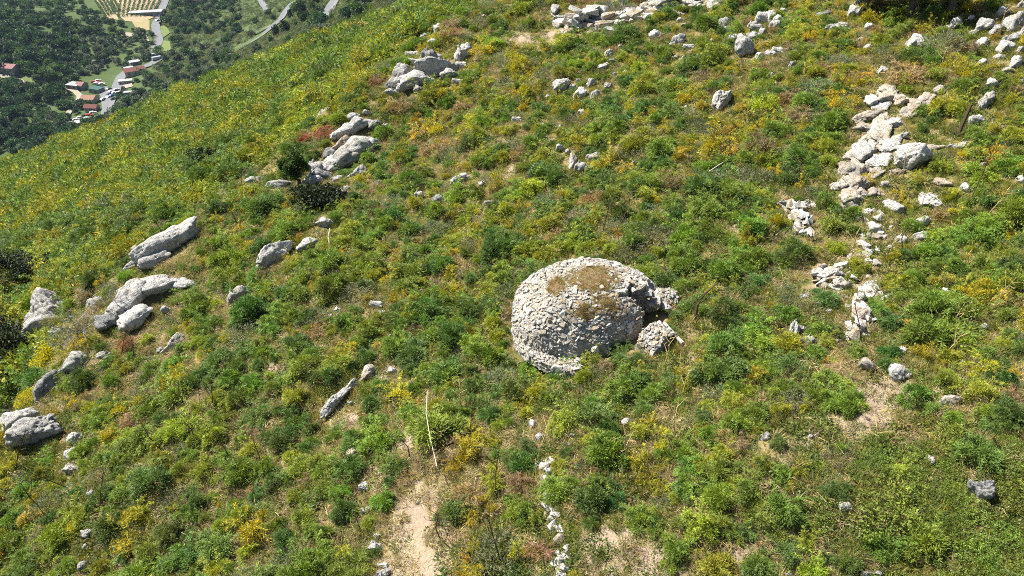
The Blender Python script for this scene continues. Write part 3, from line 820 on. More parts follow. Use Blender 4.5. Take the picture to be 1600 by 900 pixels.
Hv = np.stack([X, Y, Zg - 0.03], 1)
qi = np.arange((nR - 1) * nT).reshape(nR - 1, nT)
qj = (qi + 1); qj[:, -1] = qi[:, 0]
hf = np.stack([qi.ravel(), qj.ravel(), (qj + nT).ravel(), (qi + nT).ravel()], 1).astype(np.int32)
keep = (Hg[hf].max(1) > 0.03)
def hut_core_mat():
    m, nt, out = new_mat('rubble_and_earth')
    tc = nd(nt, 'ShaderNodeTexCoord').outputs['Object']
    n = noise_n(nt, tc, 4, 7, 0.7); f = noise_n(nt, tc, 16, 5, 0.7)
    c = mixc(nt, n, (0.22, 0.165, 0.105), (0.44, 0.37, 0.275)); c = mixc(nt, ramp(nt, f, [(0.45, (0, 0, 0)), (0.6, (1, 1, 1))]), c, (0.50, 0.46, 0.38))
    finish(nt, out, c, 0.95, math_n(nt, 'ADD', n, f), 0.06, 0.9, 0.1)
    return m
def earth_mat():
    m, nt, out = new_mat('earth_and_moss')
    tc = nd(nt, 'ShaderNodeTexCoord').outputs['Object']
    n = noise_n(nt, tc, 2.5, 7, 0.7); f = noise_n(nt, tc, 18, 5, 0.7)
    c = mixc(nt, ramp(nt, n, [(0.4, (0, 0, 0)), (0.62, (1, 1, 1))]), (0.20, 0.125, 0.06), (0.15, 0.125, 0.045)); c = mixc(nt, ramp(nt, f, [(0.47, (0, 0, 0)), (0.62, (1, 1, 1))]), c, (0.33, 0.25, 0.15))
    finish(nt, out, c, 0.95, math_n(nt, 'ADD', n, f), 0.10, 1.0, 0.1)
    return m
M['hut_core'] = hut_core_mat(); M['earth'] = earth_mat()
hut = obj('stone_hut', None, None, tuple(HUT))
thing(hut, None, 'stone hut', 918, 480, None, 'round ruined dry stone hut with a low domed earth-capped roof and a dark breach')
obj('rubble_core', mesh_np('rubble_core', Hv, hf[keep], [M['hut_core']], smooth=False), hut)
# earth caps: sheets of soil lying on the dome
def cap(name, cx, cy, rx, ry, seed, lift=0.03):
    rr = np.linspace(0, 1.15, 14); aa = np.linspace(0, 2 * PI, 48, endpoint=False)
    V, Fq = [(cx, cy)], []
    for r_ in rr[1:]:
        wob = 1 + 0.45 * n2(np.cos(aa) * 2.2, np.sin(aa) * 2.2, 1.0, 4, seed)
        V += [(cx + math.cos(a) * rx * r_ * wb, cy + math.sin(a) * ry * r_ * wb) for a, wb in zip(aa, wob)]
    V = np.array(V)
    r0 = np.hypot(V[:, 0], V[:, 1]); t0 = np.degrees(np.arctan2(V[:, 1], V[:, 0]))
    d = np.hypot((V[:, 0] - cx) / rx, (V[:, 1] - cy) / ry)
    z = hut_h(r0, t0) - 0.02 + lift * (1 - np.minimum(d, 1.5) ** 2) + 0.030 * n2(V[:, 0], V[:, 1], 0.22, 3, seed) 
    f = [[0, 1 + k, 1 + (k + 1) % 48] for k in range(48)]
    for i in range(12):
        b = 1 + i * 48
        f += [[b + k, b + 48 + k, b + 48 + (k + 1) % 48, b + (k + 1) % 48] for k in range(48)]
    return obj(name, mesh_np(name, np.stack([V[:, 0], V[:, 1], z], 1), f, [M['earth']], smooth=True), hut)
CAPS = [(0.03, 0.10, 0.72, 0.64), (0.40, -0.98, 0.46, 0.24), (-1.05, -0.25, 0.26, 0.42), (-0.35, -1.2, 0.34, 0.18)]
for i, c_ in enumerate(CAPS): cap('earth_cap', *c_, 5 + i, 0.075 if i == 0 else 0.06)
# stones: spread over the core's surface, flat side down, largest in view first
tri = np.concatenate([hf[keep][:, [0, 1, 2]], hf[keep][:, [0, 2, 3]]])
P3 = Hv[tri]; cr = np.cross(P3[:, 1] - P3[:, 0], P3[:, 2] - P3[:, 0]); ar = np.linalg.norm(cr, axis=1) / 2
ar = np.where(ar > 1e-7, ar, 0)
ch = rng.choice(len(tri), 40000, p=ar / ar.sum())
b = rng.uniform(0, 1, (40000, 2)); fl = b.sum(1) > 1; b[fl] = 1 - b[fl]
SP_ = P3[ch, 0] + b[:, :1] * (P3[ch, 1] - P3[ch, 0]) + b[:, 1:] * (P3[ch, 2] - P3[ch, 0])
SNm = unit(cr[ch]); SNm = np.where((SNm[:, 2:] < -0.3), -SNm, SNm)
grid, hut_st = {}, []
for p, n in zip(SP_, SNm):
    if p[2] < 0.0: continue
    incap = min(math.hypot((p[0] - c[0]) / c[2], (p[1] - c[1]) / c[3]) for c in CAPS)
    if incap < 0.6 and rng.uniform() > 0.35: continue
    size = 0.08 + 0.13 * rng.uniform() ** 2 * (1.25 if p[2] < 0.9 else 1.0)
    md = size * 0.80
    key = tuple(np.floor(p / 0.25).astype(int))
    ok = True
    for dx in (-1, 0, 1):
        for dy in (-1, 0, 1):
            for dz in (-1, 0, 1):
                for q, s2 in grid.get((key[0] + dx, key[1] + dy, key[2] + dz), ()):
                    if np.linalg.norm(p - q) < (md + s2 * 0.80) / 2: ok = False; break
    if not ok: continue
    grid.setdefault(key, []).append((p, size)); hut_st.append((p, n, size))
tocam = unit(CAM - HUT)
for _ in range(22):                   # ragged lip of larger stones leaning over the breach
    rr_ = rng.uniform(1.0, 2.3); half_ = 0.27 + 0.16 * (rr_ - 1.2); of_ = half_ - rng.uniform(-0.08, 0.14) if rng.uniform() < 0.85 else rng.uniform(-half_, half_)
    if of_ < half_ - 0.3: rr_ = rng.uniform(0.92, 1.06)
    th_ = -16 + math.degrees(math.asin(np.clip(of_ / rr_, -0.9, 0.9)))
    hz_ = float(hut_h(np.array([rr_]), np.array([-16 + math.degrees(math.asin(np.clip((half_ + 0.1) / rr_, -0.9, 0.9)))]))[0])
    hut_st.append((np.array([rr_ * math.cos(math.radians(th_)), rr_ * math.sin(math.radians(th_)), hz_ - rng.uniform(0.0, 0.14)]), np.array([0.0, -0.25, 1.0]), rng.uniform(0.16, 0.28)))
hut_st.sort(key=lambda s: -(s[2] * max(0.05, s[1] @ tocam + 0.35)))
_m = 260; _a = rng.uniform(0, 2 * PI, _m); _q = np.sqrt(rng.uniform(0, 1.2, _m)); _c = np.array(CAPS)[rng.choice(len(CAPS), _m, p=[0.55, 0.17, 0.16, 0.12])]
_x = _c[:, 0] + np.cos(_a) * _q * _c[:, 2]; _y = _c[:, 1] + np.sin(_a) * _q * _c[:, 3]
_t = scatter('dry_moss_and_grass', TUFT_I + LIT_I, np.stack([_x, _y, hut_h(np.hypot(_x, _y), np.degrees(np.arctan2(_y, _x))) + 0.02], 1), np.stack([0 * _x, 0 * _x, _a], 1), np.stack([0.13 + 0 * _x, 0.13 + 0 * _x, 0.09 + 0 * _x], 1),
             rng.integers(0, 10, _m), np.array([(0.26, 0.19, 0.07), (0.34, 0.26, 0.12), (0.16, 0.15, 0.04), (0.22, 0.13, 0.06)])[rng.integers(0, 4, _m)])
_t.parent = hut
rest_v, rest_f, nv = [], [], 0
for i, (p, n, size) in enumerate(hut_st):
    # walls: stones lie level in courses
    tang = np.array([-p[1], p[0], 0.0]) + rng.normal(size=3) * 0.5 * np.linalg.norm(p[:2])
    nn = n + rng.normal(size=3) * 0.18
    Rm = frame_euler(nn, tang)
    sc = np.array([size * rng.uniform(0.95, 1.3), size * rng.uniform(0.8, 1.1), size * rng.uniform(0.6, 0.9)])
    k = int(rng.integers(12))
    if math.hypot(p[0], p[1]) < 1.55 and rng.uniform() < 0.45: k = int(rng.integers(3)) * 4
    if i < 300:
        o = obj('stone', STONES[k], hut, tuple(p + n * size * 0.09), Rm.to_euler(), tuple(sc))
    else:
        v, f = STONE_ARR[k]
        vv = (v * sc) @ np.array(Rm).T + p + n * size * 0.09
        rest_v.append(vv); rest_f += [[a + nv for a in ff] for ff in f]; nv += len(v)
o = obj('wall_stones', mesh_np('wall_stones', np.concatenate(rest_v), rest_f, [M['stone']]), hut); o['kind'] = 'stuff'
print('hut stones', len(hut_st))

# ------------------------------------------------------------------ rubble walls
def rubble_wall(name, path_px, label, width=0.8, h=0.5, n=120, s=(0.22, 0.5), cap_=300):
    P, Z, _ = cast([p[0] for p in path_px], [p[1] for p in path_px])
    c = P.mean(0)
    root = obj(name, None, None, tuple(c))
    thing(root, None, 'dry stone wall', path_px[0][0], path_px[0][1], None, label)
    seg = np.linalg.norm(np.diff(P[:, :2], axis=0), axis=1); cum = np.concatenate([[0], np.cumsum(seg)])
    for i in range(n):
        t = rng.uniform(0, cum[-1])
        x = np.interp(t, cum, P[:, 0]); y = np.interp(t, cum, P[:, 1])
        j = min(np.searchsorted(cum, t, 'right') - 1, len(seg) - 1)
        d = unit((P[j + 1] - P[j])[:2]); off = rng.normal() * width * 0.4
        x -= d[1] * off; y += d[0] * off
        hh = h * (0.55 + 0.45 * math.sin(t * 1.3) + rng.uniform(-0.2, 0.2)) * math.exp(-(off / width) ** 2 * 2)
        z = float(hill_z(np.array([x]), np.array([y]))[0]) + rng.uniform(0, max(hh, 0.02))
        size = rng.uniform(*s)
        Rm = frame_euler(np.array([0, 0, 1.0]) + rng.normal(size=3) * 0.25, np.array([d[0], d[1], 0]) + rng.normal(size=3) * 0.4)
        obj('stone', STONES[int(rng.integers(12))], root, (x - c[0], y - c[1], z - c[2]), Rm.to_euler(), (size * 1.3, size, size * 0.8))
    return root, P
WALLS = []
for args in [(('rubble_wall'), [(886, 50), (912, 42), (940, 40), (968, 36), (990, 24), (1015, 20), (1045, 13), (1080, 7), (1125, 1)], 'long tumbled rubble wall running up to the top edge', 1.1, 1.0, 230, (0.28, 0.75)),
             (('rubble_wall'), [(1362, 330), (1358, 395), (1354, 450), (1346, 500), (1338, 530)], 'low broken wall of small stones running down below the slabs', 0.5, 0.2, 70, (0.14, 0.34)),
             (('rubble_wall'), [(853, 720), (857, 790), (868, 840), (880, 899)], 'thin line of half-buried stones running down below the hut', 0.3, 0.1, 55, (0.10, 0.24)),
             (('rubble_wall'), [(1235, 318), (1255, 340), (1250, 372)], 'small heap of grey stones beside a spiky tuft', 0.7, 0.3, 40, (0.14, 0.3)),
             (('rubble_wall'), [(1270, 440), (1300, 425), (1330, 440)], 'scattered pale stones below the spiky tuft', 0.8, 0.15, 40, (0.14, 0.34))]:
    _r, P = rubble_wall(*args); WALLS.append(P)
    for a_, b_ in zip(P, P[1:]):
        for t_ in np.linspace(0, 1, max(2, int(np.linalg.norm(b_ - a_) / 0.5))):
            q_ = a_ + (b_ - a_) * t_; ROCK_AT.append((q_[0], q_[1], args[3] * 0.8))
ROCK_AT_A = np.array(ROCK_AT)

# ------------------------------------------------------------------ bushes
TINT = {'d': (0.110, 0.178, 0.050), 'g': (0.165, 0.240, 0.045), 'l': (0.26, 0.30, 0.045), 'y': (0.31, 0.285, 0.035), 'o': (0.33, 0.265, 0.07),
        'b': (0.24, 0.175, 0.10), 's': (0.15, 0.17, 0.10), 'v': (0.16, 0.225, 0.045), 'r': (0.21, 0.068, 0.032), 'u': (0.36, 0.35, 0.02)}
KIND = {'d': ('fennel_bush', 'dark green', 'fennel bush'), 'g': ('fennel_bush', 'green', 'fennel bush'), 'l': ('fennel_bush', 'lime green', 'fennel bush'),
        'y': ('yellow_fennel', 'mustard yellow', 'fennel plant'), 'o': ('yellow_fennel', 'orange withered', 'fennel plant'), 'b': ('dry_bush', 'dry brown', 'bush'),
        's': ('sage_shrub', 'grey green', 'sage shrub'), 'v': ('leafy_shrub', 'bright leafy', 'shrub'), 'r': ('dry_bush', 'russet dry', 'bush')}
CAT = {'fennel_bush': 'bush', 'yellow_fennel': 'plant', 'dry_bush': 'dry bush', 'sage_shrub': 'shrub', 'leafy_shrub': 'shrub'}
GROUP = {'fennel_bush': 'green fennel bushes on the hillside', 'yellow_fennel': 'yellowing fennel on the hillside', 'dry_bush': 'dry brown bushes on the hillside',
         'sage_shrub': 'grey green shrubs on the hillside', 'leafy_shrub': 'leafy shrubs on the hillside'}
SHAPES_O = {'fennel_bush': FEN_O, 'yellow_fennel': YEL_O, 'dry_bush': DRY_O, 'sage_shrub': SAGE_O, 'leafy_shrub': LEAF_O}
SHAPES_I = {'fennel_bush': FEN_I, 'yellow_fennel': YEL_I, 'dry_bush': DRY_I, 'sage_shrub': SAGE_I, 'leafy_shrub': LEAF_I}
# bushes picked out in the photograph: px, py, width px, type; one small dark bush right of the hut is added as shade
BUSH = '''492 206 56 r|514 204 44 r|474 206 30 r|425 492 60 g|480 488 45 d|540 500 55 g|575 510 60 g|490 548 48 g|530 562 55 l|410 550 50 g|455 590 48 g|665 478 72 d|700 460 50 y|735 480 60 d|772 500 45 l|650 545 66 d|710 522 72 d|760 548 74 g|700 582 72 d
592 597 42 g|415 640 62 d|650 600 50 g|745 600 62 d|310 472 70 g|235 585 48 d|165 640 52 g|118 625 34 y|245 632 62 g|135 640 40 y|345 565 72 d|385 545 60 d|395 595 52 g|322 548 36 y|190 560 30 y|230 528 30 l|325 510 50 g
830 572 45 l|865 586 42 g|925 650 84 d|862 616 60 g|980 592 80 g|960 622 68 g|1020 612 50 g|1092 552 44 y|1060 582 36 l|1052 596 42 d|1004 592 44 d|1130 540 80 g|1180 512 60 g|1192 560 62 g|1150 600 52 g|1182 642 60 g
810 630 38 y|906 571 40 l|950 566 46 b|928 562 40 g|972 562 44 d|985 572 34 g|960 548 34 d|976 540 32 d|1050 514 30 d|1000 670 46 l|1095 668 30 y|1048 640 30 b|1048 463 32 d|1056 492 36 d|880 575 40 g|830 382 54 l|818 397 36 y|918 382 46 l|990 372 60 g|1010 350 60 d|960 352 46 s
1110 322 80 g|1142 300 60 g|1095 352 60 g|1020 422 60 g|1075 402 70 g|1130 422 62 g|1182 402 70 g|1040 432 60 d|1172 346 62 g|990 272 42 l|1005 302 48 l|905 345 60 d|850 320 60 d|870 272 50 d|1040 252 50 d|1130 250 50 g
932 332 40 l|870 335 42 y|1060 242 40 y|1140 236 38 o|985 388 56 s|1170 292 50 g|620 290 52 l|642 276 46 g|602 350 50 g|612 335 52 d|640 356 50 d|525 336 46 g|450 362 60 g|456 345 38 y|430 372 46 g|576 380 42 g
640 387 46 g|670 386 46 g|700 376 40 l|692 410 52 d|770 345 40 l|535 406 42 g|560 430 46 g|470 430 42 g|786 415 50 g|520 425 40 s|445 690 70 d|512 725 56 g|500 714 36 l|430 745 52 d|612 718 42 g|622 726 50 d|540 762 32 g
476 805 60 g|535 790 52 d|450 870 70 s|560 872 62 g|705 795 62 d|710 730 38 y|765 695 36 y|758 790 46 y|742 850 32 l|728 868 30 o|870 760 60 g|925 772 80 d|962 782 48 d|820 720 60 d|825 790 52 g|1010 745 42 y|1065 700 60 g
1075 742 72 g|1120 725 70 g|1132 708 50 l|1170 760 62 g|1192 720 44 l|1000 806 60 g|1022 800 30 y|1060 820 50 g|1100 822 80 l|1140 830 52 g|1060 856 60 g|1115 884 80 l|810 892 42 d|1182 802 60 g|1072 760 50 d|1250 735 32 l
1238 757 26 y|1300 712 64 s|1376 715 62 v|1270 882 62 l|1300 760 52 d|1215 690 42 d|1230 562 62 d|1226 602 60 g|1300 592 60 g|1224 642 46 y|1300 622 70 g|1330 632 60 g|1390 545 50 d|1386 567 46 d|1390 500 52 d|1422 508 42 o
1515 522 52 l|1435 612 62 g|1530 612 74 l|1462 570 40 y|1582 582 32 y|1290 563 22 o|1265 500 22 y|1230 490 52 g|1370 480 52 g|1235 377 44 d|1335 330 46 g|1270 390 44 y|1340 410 52 l|1372 440 32 y|1426 350 46 g|1487 305 36 y
1545 312 46 d|1562 305 32 y|1575 255 52 g|1500 370 52 g|1530 372 62 g|1495 410 60 g|1560 430 60 g|1430 430 52 g|1355 278 30 y|1295 250 36 l|1250 240 60 g|1225 275 52 d|1262 302 50 s|1415 322 30 y|1265 45 42 l|1275 110 46 l
1260 152 60 g|1340 130 46 y|1355 114 30 o|1415 132 36 l|1325 105 32 l|1455 95 42 g|1490 110 60 y|1510 117 42 y|1472 165 60 y|1500 166 50 l|1300 190 70 g|1325 172 26 y|1425 33 40 l|1476 30 30 y|1580 155 32 y|1590 120 32 l
815 85 36 s|900 97 42 l|935 60 42 g|850 112 42 s|985 125 42 d|970 155 42 d|1055 150 46 g|960 170 42 d|1000 175 48 d|965 195 60 g|1095 135 26 o|1120 90 60 g|875 155 40 l|860 165 26 o|935 215 52 l|905 216 40 y|1085 195 52 s|1125 190 32 y
80 716 42 g|28 716 40 y|130 700 44 g|85 758 40 l|110 880 46 g|80 785 60 s|10 832 42 l|300 800 60 g|320 735 52 l|345 786 24 y|345 802 40 d|390 862 48 l|140 655 46 g|600 275 40 d|655 285 36 d|570 245 44 g|605 205 44 g|560 265 34 g
1220 20 40 g|1310 48 44 d|1245 85 42 g|1380 60 40 l|1440 170 44 g|1540 215 50 g|1560 200 40 y|1590 240 42 g|1405 50 40 g|1190 115 46 g|1150 150 28 y|1210 200 54 g|1170 220 48 l|700 160 40 g|760 190 44 g|790 230 42 d|745 250 44 g'''
ZONE = [  # per 100 px cell of the photograph: green, yellow, dry (0..9)
 '644 644 644 644 644 644 444 434 435 425 325 434 654 754 654 544',
 '644 644 644 644 644 534 534 545 544 524 525 544 654 764 764 654',
 '644 644 644 634 534 534 536 526 614 624 624 545 634 444 435 634',
 '644 644 635 634 634 516 626 625 723 723 802 802 635 446 536 733',
 '634 634 615 615 716 606 714 733 701 701 802 615 446 447 536 624',
 '446 346 356 526 616 516 704 813 702 713 725 814 515 347 546 536',
 '446 446 526 616 616 317 417 615 616 615 625 615 644 418 516 626',
 '644 526 417 526 716 517 318 556 616 526 636 725 615 614 604 604',
 '625 327 317 606 706 606 129 346 426 218 616 715 615 604 604 604']
def zone(px, py):
    i = np.clip((np.asarray(px) / 100 + rng.normal(size=len(px)) * 0.22).astype(int), 0, 15); j = np.clip((np.asarray(py) / 100 + rng.normal(size=len(px)) * 0.22).astype(int), 0, 8)
    z = np.array([[[int(c) for c in q] for q in row.split()] for row in ZONE])
    return z[j, i, 0] / 9, z[j, i, 1] / 9, z[j, i, 2] / 9

cand = []           # x, y, z, radius, type, screen width, px, py
bl = [b.split() for b in BUSH.replace('\n', '|').split('|')]
bx = np.array([float(b[0]) for b in bl]); by = np.array([float(b[1]) for b in bl]); bw = np.array([float(b[2]) for b in bl])
P, Z, _ = cast(bx, by + bw * 0.18)
for p, z, b, w_ in zip(P, Z, bl, bw):
    cand.append((p[0], p[1], p[2], w_ * z / F / 2, b[3], w_, float(b[0]), float(b[1]), True))
for c in list(cand):
    if c[5] > 48:
        for _ in range(int(rng.integers(1, 4))):
            a = rng.uniform(0, 2 * PI); q = c[3] * rng.uniform(0.75, 1.05); rr = c[3] * rng.uniform(0.45, 0.75)
            X, Y = c[0] + math.cos(a) * q, c[1] + math.sin(a) * q
            if math.hypot(X - HUT[0], Y - HUT[1]) < 3.2 + rr * 0.6: continue
            X_, Y_, Z_ = project(np.array([[X, Y, float(hill_base(X, Y))]]))
            cand.append((X, Y, 0.0, rr, str(rng.choice([c[4], c[4], 'g', 'd', 'l'])), 2 * rr * F / Z_[0], float(X_[0]), float(Y_[0]), True))
# the rest, scattered over the slope so that they keep clear of rocks, hut and bare earth
def blocked(x, y, rad):
    if math.hypot(x - HUT[0], y - HUT[1]) < 2.35 + rad * 0.45: return True
    d = np.hypot(ROCK_AT_A[:, 0] - x, ROCK_AT_A[:, 1] - y) - ROCK_AT_A[:, 2] * 0.8
    return d.min() < rad * 0.55
_e = cast([1062, 1075], [548, 520])[0]
ROCK_AT_A = np.concatenate([ROCK_AT_A, [[_e[0, 0], _e[0, 1], 0.8], [_e[1, 0], _e[1, 1], 0.7]]])
grid = {}
def put(x, y, r): grid.setdefault((int(x // 2), int(y // 2)), []).append((x, y, r))
def clash(x, y, r, f=0.45):
    a, b = int(x // 2), int(y // 2)
    for i in (a - 1, a, a + 1):
        for j in (b - 1, b, b + 1):
            for (u, v, q) in grid.get((i, j), ()):
                if math.hypot(x - u, y - v) < (r + q) * f: return True
    return False
for c in cand: put(c[0], c[1], c[3])
N = 60000
px = rng.uniform(-260, 1860, N); py = rng.uniform(-140, 1040, N)
P, Z, hit = cast(px, py, quick=True)
order = rng.permutation(N)
g_, y_, d_ = zone(px, py)
patch = n2(P[:, 0], P[:, 1], 3.2, 3, 41); patch2 = n2(P[:, 0], P[:, 1], 9, 2, 43)
bare = bare_at(P[:, 0], P[:, 1])
for i in order:
    if not hit[i] or Z[i] > 62: continue
    A = A0 + AX * P[i, 0] + AY * P[i, 1]; B = B0 + BX * P[i, 0] + BY * P[i, 1]
    on_far = (A - B) / ABG > 1.5
    if on_far: continue
    # accept in proportion to ground area, not picture area
    if rng.uniform() > min(1.0, (Z[i] / 42) ** 2.2): continue
    if bare[i] > 0.22: continue
    dens = g_[i] + 0.28 * patch[i] + (0.25 if px[i] > 1150 and py[i] > 690 else 0)
    if rng.uniform() > dens * 1.75: continue
    rad = rng.choice([0.30, 0.42, 0.58, 0.80], p=[0.24, 0.28, 0.28, 0.20]) * rng.uniform(0.85, 1.3)
    x, y = P[i, 0], P[i, 1]
    if clash(x, y, rad) or blocked(x, y, rad): continue
    u = rng.uniform()
    yf = y_[i] * 1.0 * (1 + 0.8 * patch2[i])
    if px[i] > 1100 and py[i] > 690 and u < 0.8 * sstep(1100, 1350, px[i]): t = 'v'
    elif u < yf * 0.62: t = 'y'
    elif u < yf * 0.66: t = 'o'
    elif u < yf * 0.76 + 0.01 + 0.05 * d_[i]: t = 'b'
    elif u < yf * 0.76 + 0.09 + 0.09 * d_[i]: t = 's'
    else: t = rng.choice(['d', 'g', 'l'], p=[0.34, 0.44, 0.22])
    if t in 'yo': rad *= 0.88
    put(x, y, rad)
    cand.append((x, y, P[i, 2], rad, t, 2 * rad * F / Z[i], px[i], py[i], False))
print('near bushes', len(cand))

_cx = np.array([c[0] for c in cand]); _cy = np.array([c[1] for c in cand])
CN = normal_at(_cx, _cy); CZ = hill_z(_cx, _cy)
def bush_xf(c, k):
    r = np.random.default_rng(5000 + k)
    n = CN[k]
    up = unit(np.array([0, 0, 1.0]) + 0.9 * n)
    a = r.uniform(0, 2 * PI)
    Rm = frame_euler(up, np.array([math.cos(a), math.sin(a), 0.0]))
    s = c[3] * 1.02
    zf = {'y': 1.15, 'o': 1.0, 'b': 0.8, 'r': 0.5}.get(c[4], 1.0) * r.uniform(0.8, 1.15)
    zg = CZ[k]
    tn = np.array(TINT[c[4]]) * r.uniform(0.8, 1.22) * (1 + r.normal(size=3) * np.array([0.09, 0.04, 0.06]))
    return (c[0], c[1], zg), Rm.to_euler(), (s * r.uniform(0.9, 1.12), s * r.uniform(0.9, 1.12), s * zf), np.clip(tn, 0.005, 0.6)

by_kind = {}
for k, c in enumerate(cand): by_kind.setdefault(KIND[c[4]][0], []).append((k, c))
LIMIT = {'fennel_bush': 298, 'yellow_fennel': 200, 'dry_bush': 90, 'sage_shrub': 90, 'leafy_shrub': 120}
REST = {k: [] for k in LIMIT}
HERO_BUSH = {(492, 206): 'russet red dry shrub beside the pale crest rocks', (925, 650): 'big round dark green fennel bush below the stone hut', (1530, 612): 'flat-topped lime green bush standing alone on dry litter',
             (758, 790): 'tall mustard yellow fennel on a dark stalk by the bare patch', (950, 566): 'dry brown bush growing against the hut front',
             (906, 571): 'lime green fennel growing out of the hut front'}
for kn, items in by_kind.items():
    items.sort(key=lambda t: -(t[1][5] + (1000 if t[1][8] else 0)))
    nobj = 0
    for k, c in items:
        inview = -15 < c[6] < 1615 and -10 < c[7] < 915
        loc, rot, scl, tn = bush_xf(c, k)
        if inview and nobj < LIMIT[kn]:
            nobj += 1
            sh = SHAPES_O[kn]
            o = obj(kn, sh[k % len(sh)], None, loc, rot, scl)
            o.color = (*tn, 1)
            _n, colw, noun = KIND[c[4]]
            size = 'broad' if c[5] > 58 else 'middling' if c[5] > 42 else 'small' if c[5] > 28 else 'tiny'
            thing(o, f'{size} {colw} {noun}', CAT[kn], c[6], c[7], GROUP[kn], HERO_BUSH.get((int(c[6]), int(c[7]))))
        else:
            REST[kn].append((loc, rot, scl, k, tn))
for kn, items in REST.items():
    if not items: continue
    sh = SHAPES_I[kn]
    scatter(kn.replace('_bush', '').replace('_shrub', '') + '_scrub', sh, [i[0] for i in items], [tuple(i[1]) for i in items], [i[2] for i in items], [i[3] % len(sh) for i in items], [i[4] for i in items])

# ------------------------------------------------------------------ far slope of the hill: scrub that reads as one mass beyond the nearest bushes
N = 90000
px = rng.uniform(-220, 900, N); py = rng.uniform(-160, 640, N)
P, Z, hit = cast(px, py, tmin=20, tmax=260, quick=True)
A = A0 + AX * P[:, 0] + AY * P[:, 1]; B = B0 + BX * P[:, 0] + BY * P[:, 1]
ok = hit & ((A - B) / ABG > 1.2) & (rng.uniform(size=N) < np.minimum(1, (Z / 110) ** 2.3 * 1.3))
P, Z, px, py = P[ok], Z[ok], px[ok], py[ok]
pt = n2(P[:, 0], P[:, 1], 9, 3, 51); pt2 = n2(P[:, 0], P[:, 1], 2.5, 2, 52)
u = rng.uniform(size=len(P)); yl = 0.42 + 0.42 * pt
ty = np.where(u < yl * 0.55, 'y', np.where(u < yl * 0.58, 'o', np.where(u < yl * 0.62 + 0.30, 'l', np.where(u < yl * 0.62 + 0.60, 'g', np.where(u < 0.93, 'd', 's')))))
rad = (0.38 + 0.95 * rng.uniform(size=len(P)) ** 2.2) * (0.95 + 0.003 * Z)
ty = np.where((rad > 1.15) & (rng.uniform(size=len(P)) < 0.4), 'd', ty)
free = np.array([np.min(np.hypot(ROCK_AT_A[:, 0] - p[0], ROCK_AT_A[:, 1] - p[1]) - ROCK_AT_A[:, 2] * 0.75) > 0.1 for p in P])
tint = np.array([TINT[t] for t in ty]) * rng.uniform(0.75, 1.25, (len(P), 1))
tint = np.where((ty == 'y')[:, None], tint * np.array([0.85, 0.90, 1.0]), tint)
scr_w = 2 * rad * F / Z
near = [i for i in np.argsort(-scr_w) if free[i] and 0 < px[i] < 720 and 0 < py[i] < 560][:150]
isnear = np.zeros(len(P), bool); isnear[near] = True
for i in near:
    kn = 'slope_bush'
    colw = {'y': 'yellow', 'o': 'orange', 'l': 'lime green', 'g': 'mid green', 'd': 'dark green', 's': 'grey green'}[ty[i]]
    sh = YEL_O if ty[i] in 'yo' else FEN_O
    o = obj(kn, sh[i % len(sh)], None, tuple(P[i]), (0.1, -0.25, rng.uniform(0, 6.28)), (rad[i], rad[i], rad[i] * 0.95)); o.color = (*tint[i], 1)
    thing(o, f'{colw} far-slope bush', 'bush', px[i], py[i], 'bushes on the slope beyond the rock crest')
m = free & ~isnear
scatter('far_slope_scrub', FARF_I, P[m], np.stack([rng.uniform(-0.1, 0.2, m.sum()), rng.uniform(-0.4, -0.1, m.sum()), rng.uniform(0, 6.28, m.sum())], 1),
        np.stack([rad[m], rad[m], rad[m] * rng.uniform(0.7, 1.1, m.sum())], 1), rng.integers(0, len(FARF_I), m.sum()), tint[m])
print('far bushes', m.sum())

# ------------------------------------------------------------------ ground cover: grass, herbs, litter
N = 150000
px = rng.uniform(-260, 1860, N); py = rng.uniform(-140, 1040, N)
P, Z, hit = cast(px, py, tmax=120, quick=True)
g_, y_, d_ = zone(px, py)
A = A0 + AX * P[:, 0] + AY * P[:, 1]; B = B0 + BX * P[:, 0] + BY * P[:, 1]
bare = bare_at(P[:, 0], P[:, 1])
ok = hit & (Z < 75) & ((A - B) / ABG < 4) & (rng.uniform(size=N) < np.minimum(1, (Z / 40) ** 2)) & (rng.uniform(size=N) > bare * 0.85) & (np.hypot(P[:, 0] - HUT[0], P[:, 1] - HUT[1]) > 2.35)
P, Z, px, py, g_, d_, bare = P[ok], Z[ok], px[ok], py[ok], g_[ok], d_[ok], bare[ok]
free = np.ones(len(P), bool)
for (rx, ry, rr) in ROCK_AT: free &= np.hypot(P[:, 0] - rx, P[:, 1] - ry) > rr * 0.55
P, Z, g_, d_, bare = P[free], Z[free], g_[free], d_[free], bare[free]
pt = n2(P[:, 0], P[:, 1], 2.4, 3, 61); pt2 = n2(P[:, 0], P[:, 1], 0.9, 2, 62)
u = rng.uniform(size=len(P)); dry = np.clip(d_ * 0.95 + 0.45 * pt, 0.05, 0.98)
ty = np.where(u < dry * 0.50, 0, np.where(u < dry * 0.84, 1, np.where(u < dry * 0.84 + (1 - dry * 0.84) * 0.55, 2, 3)))   # straw tuft, litter, green tuft, herb
GC = {0: [(0.41, 0.355, 0.22), (0.32, 0.29, 0.15), (0.47, 0.42, 0.30)], 1: [(0.25, 0.19, 0.13), (0.35, 0.275, 0.20), (0.44, 0.37, 0.28), (0.16, 0.12, 0.085)],
      2: [(0.17, 0.20, 0.04), (0.10, 0.14, 0.03), (0.26, 0.25, 0.06)], 3: [(0.085, 0.13, 0.03), (0.12, 0.17, 0.04), (0.16, 0.18, 0.05)]}
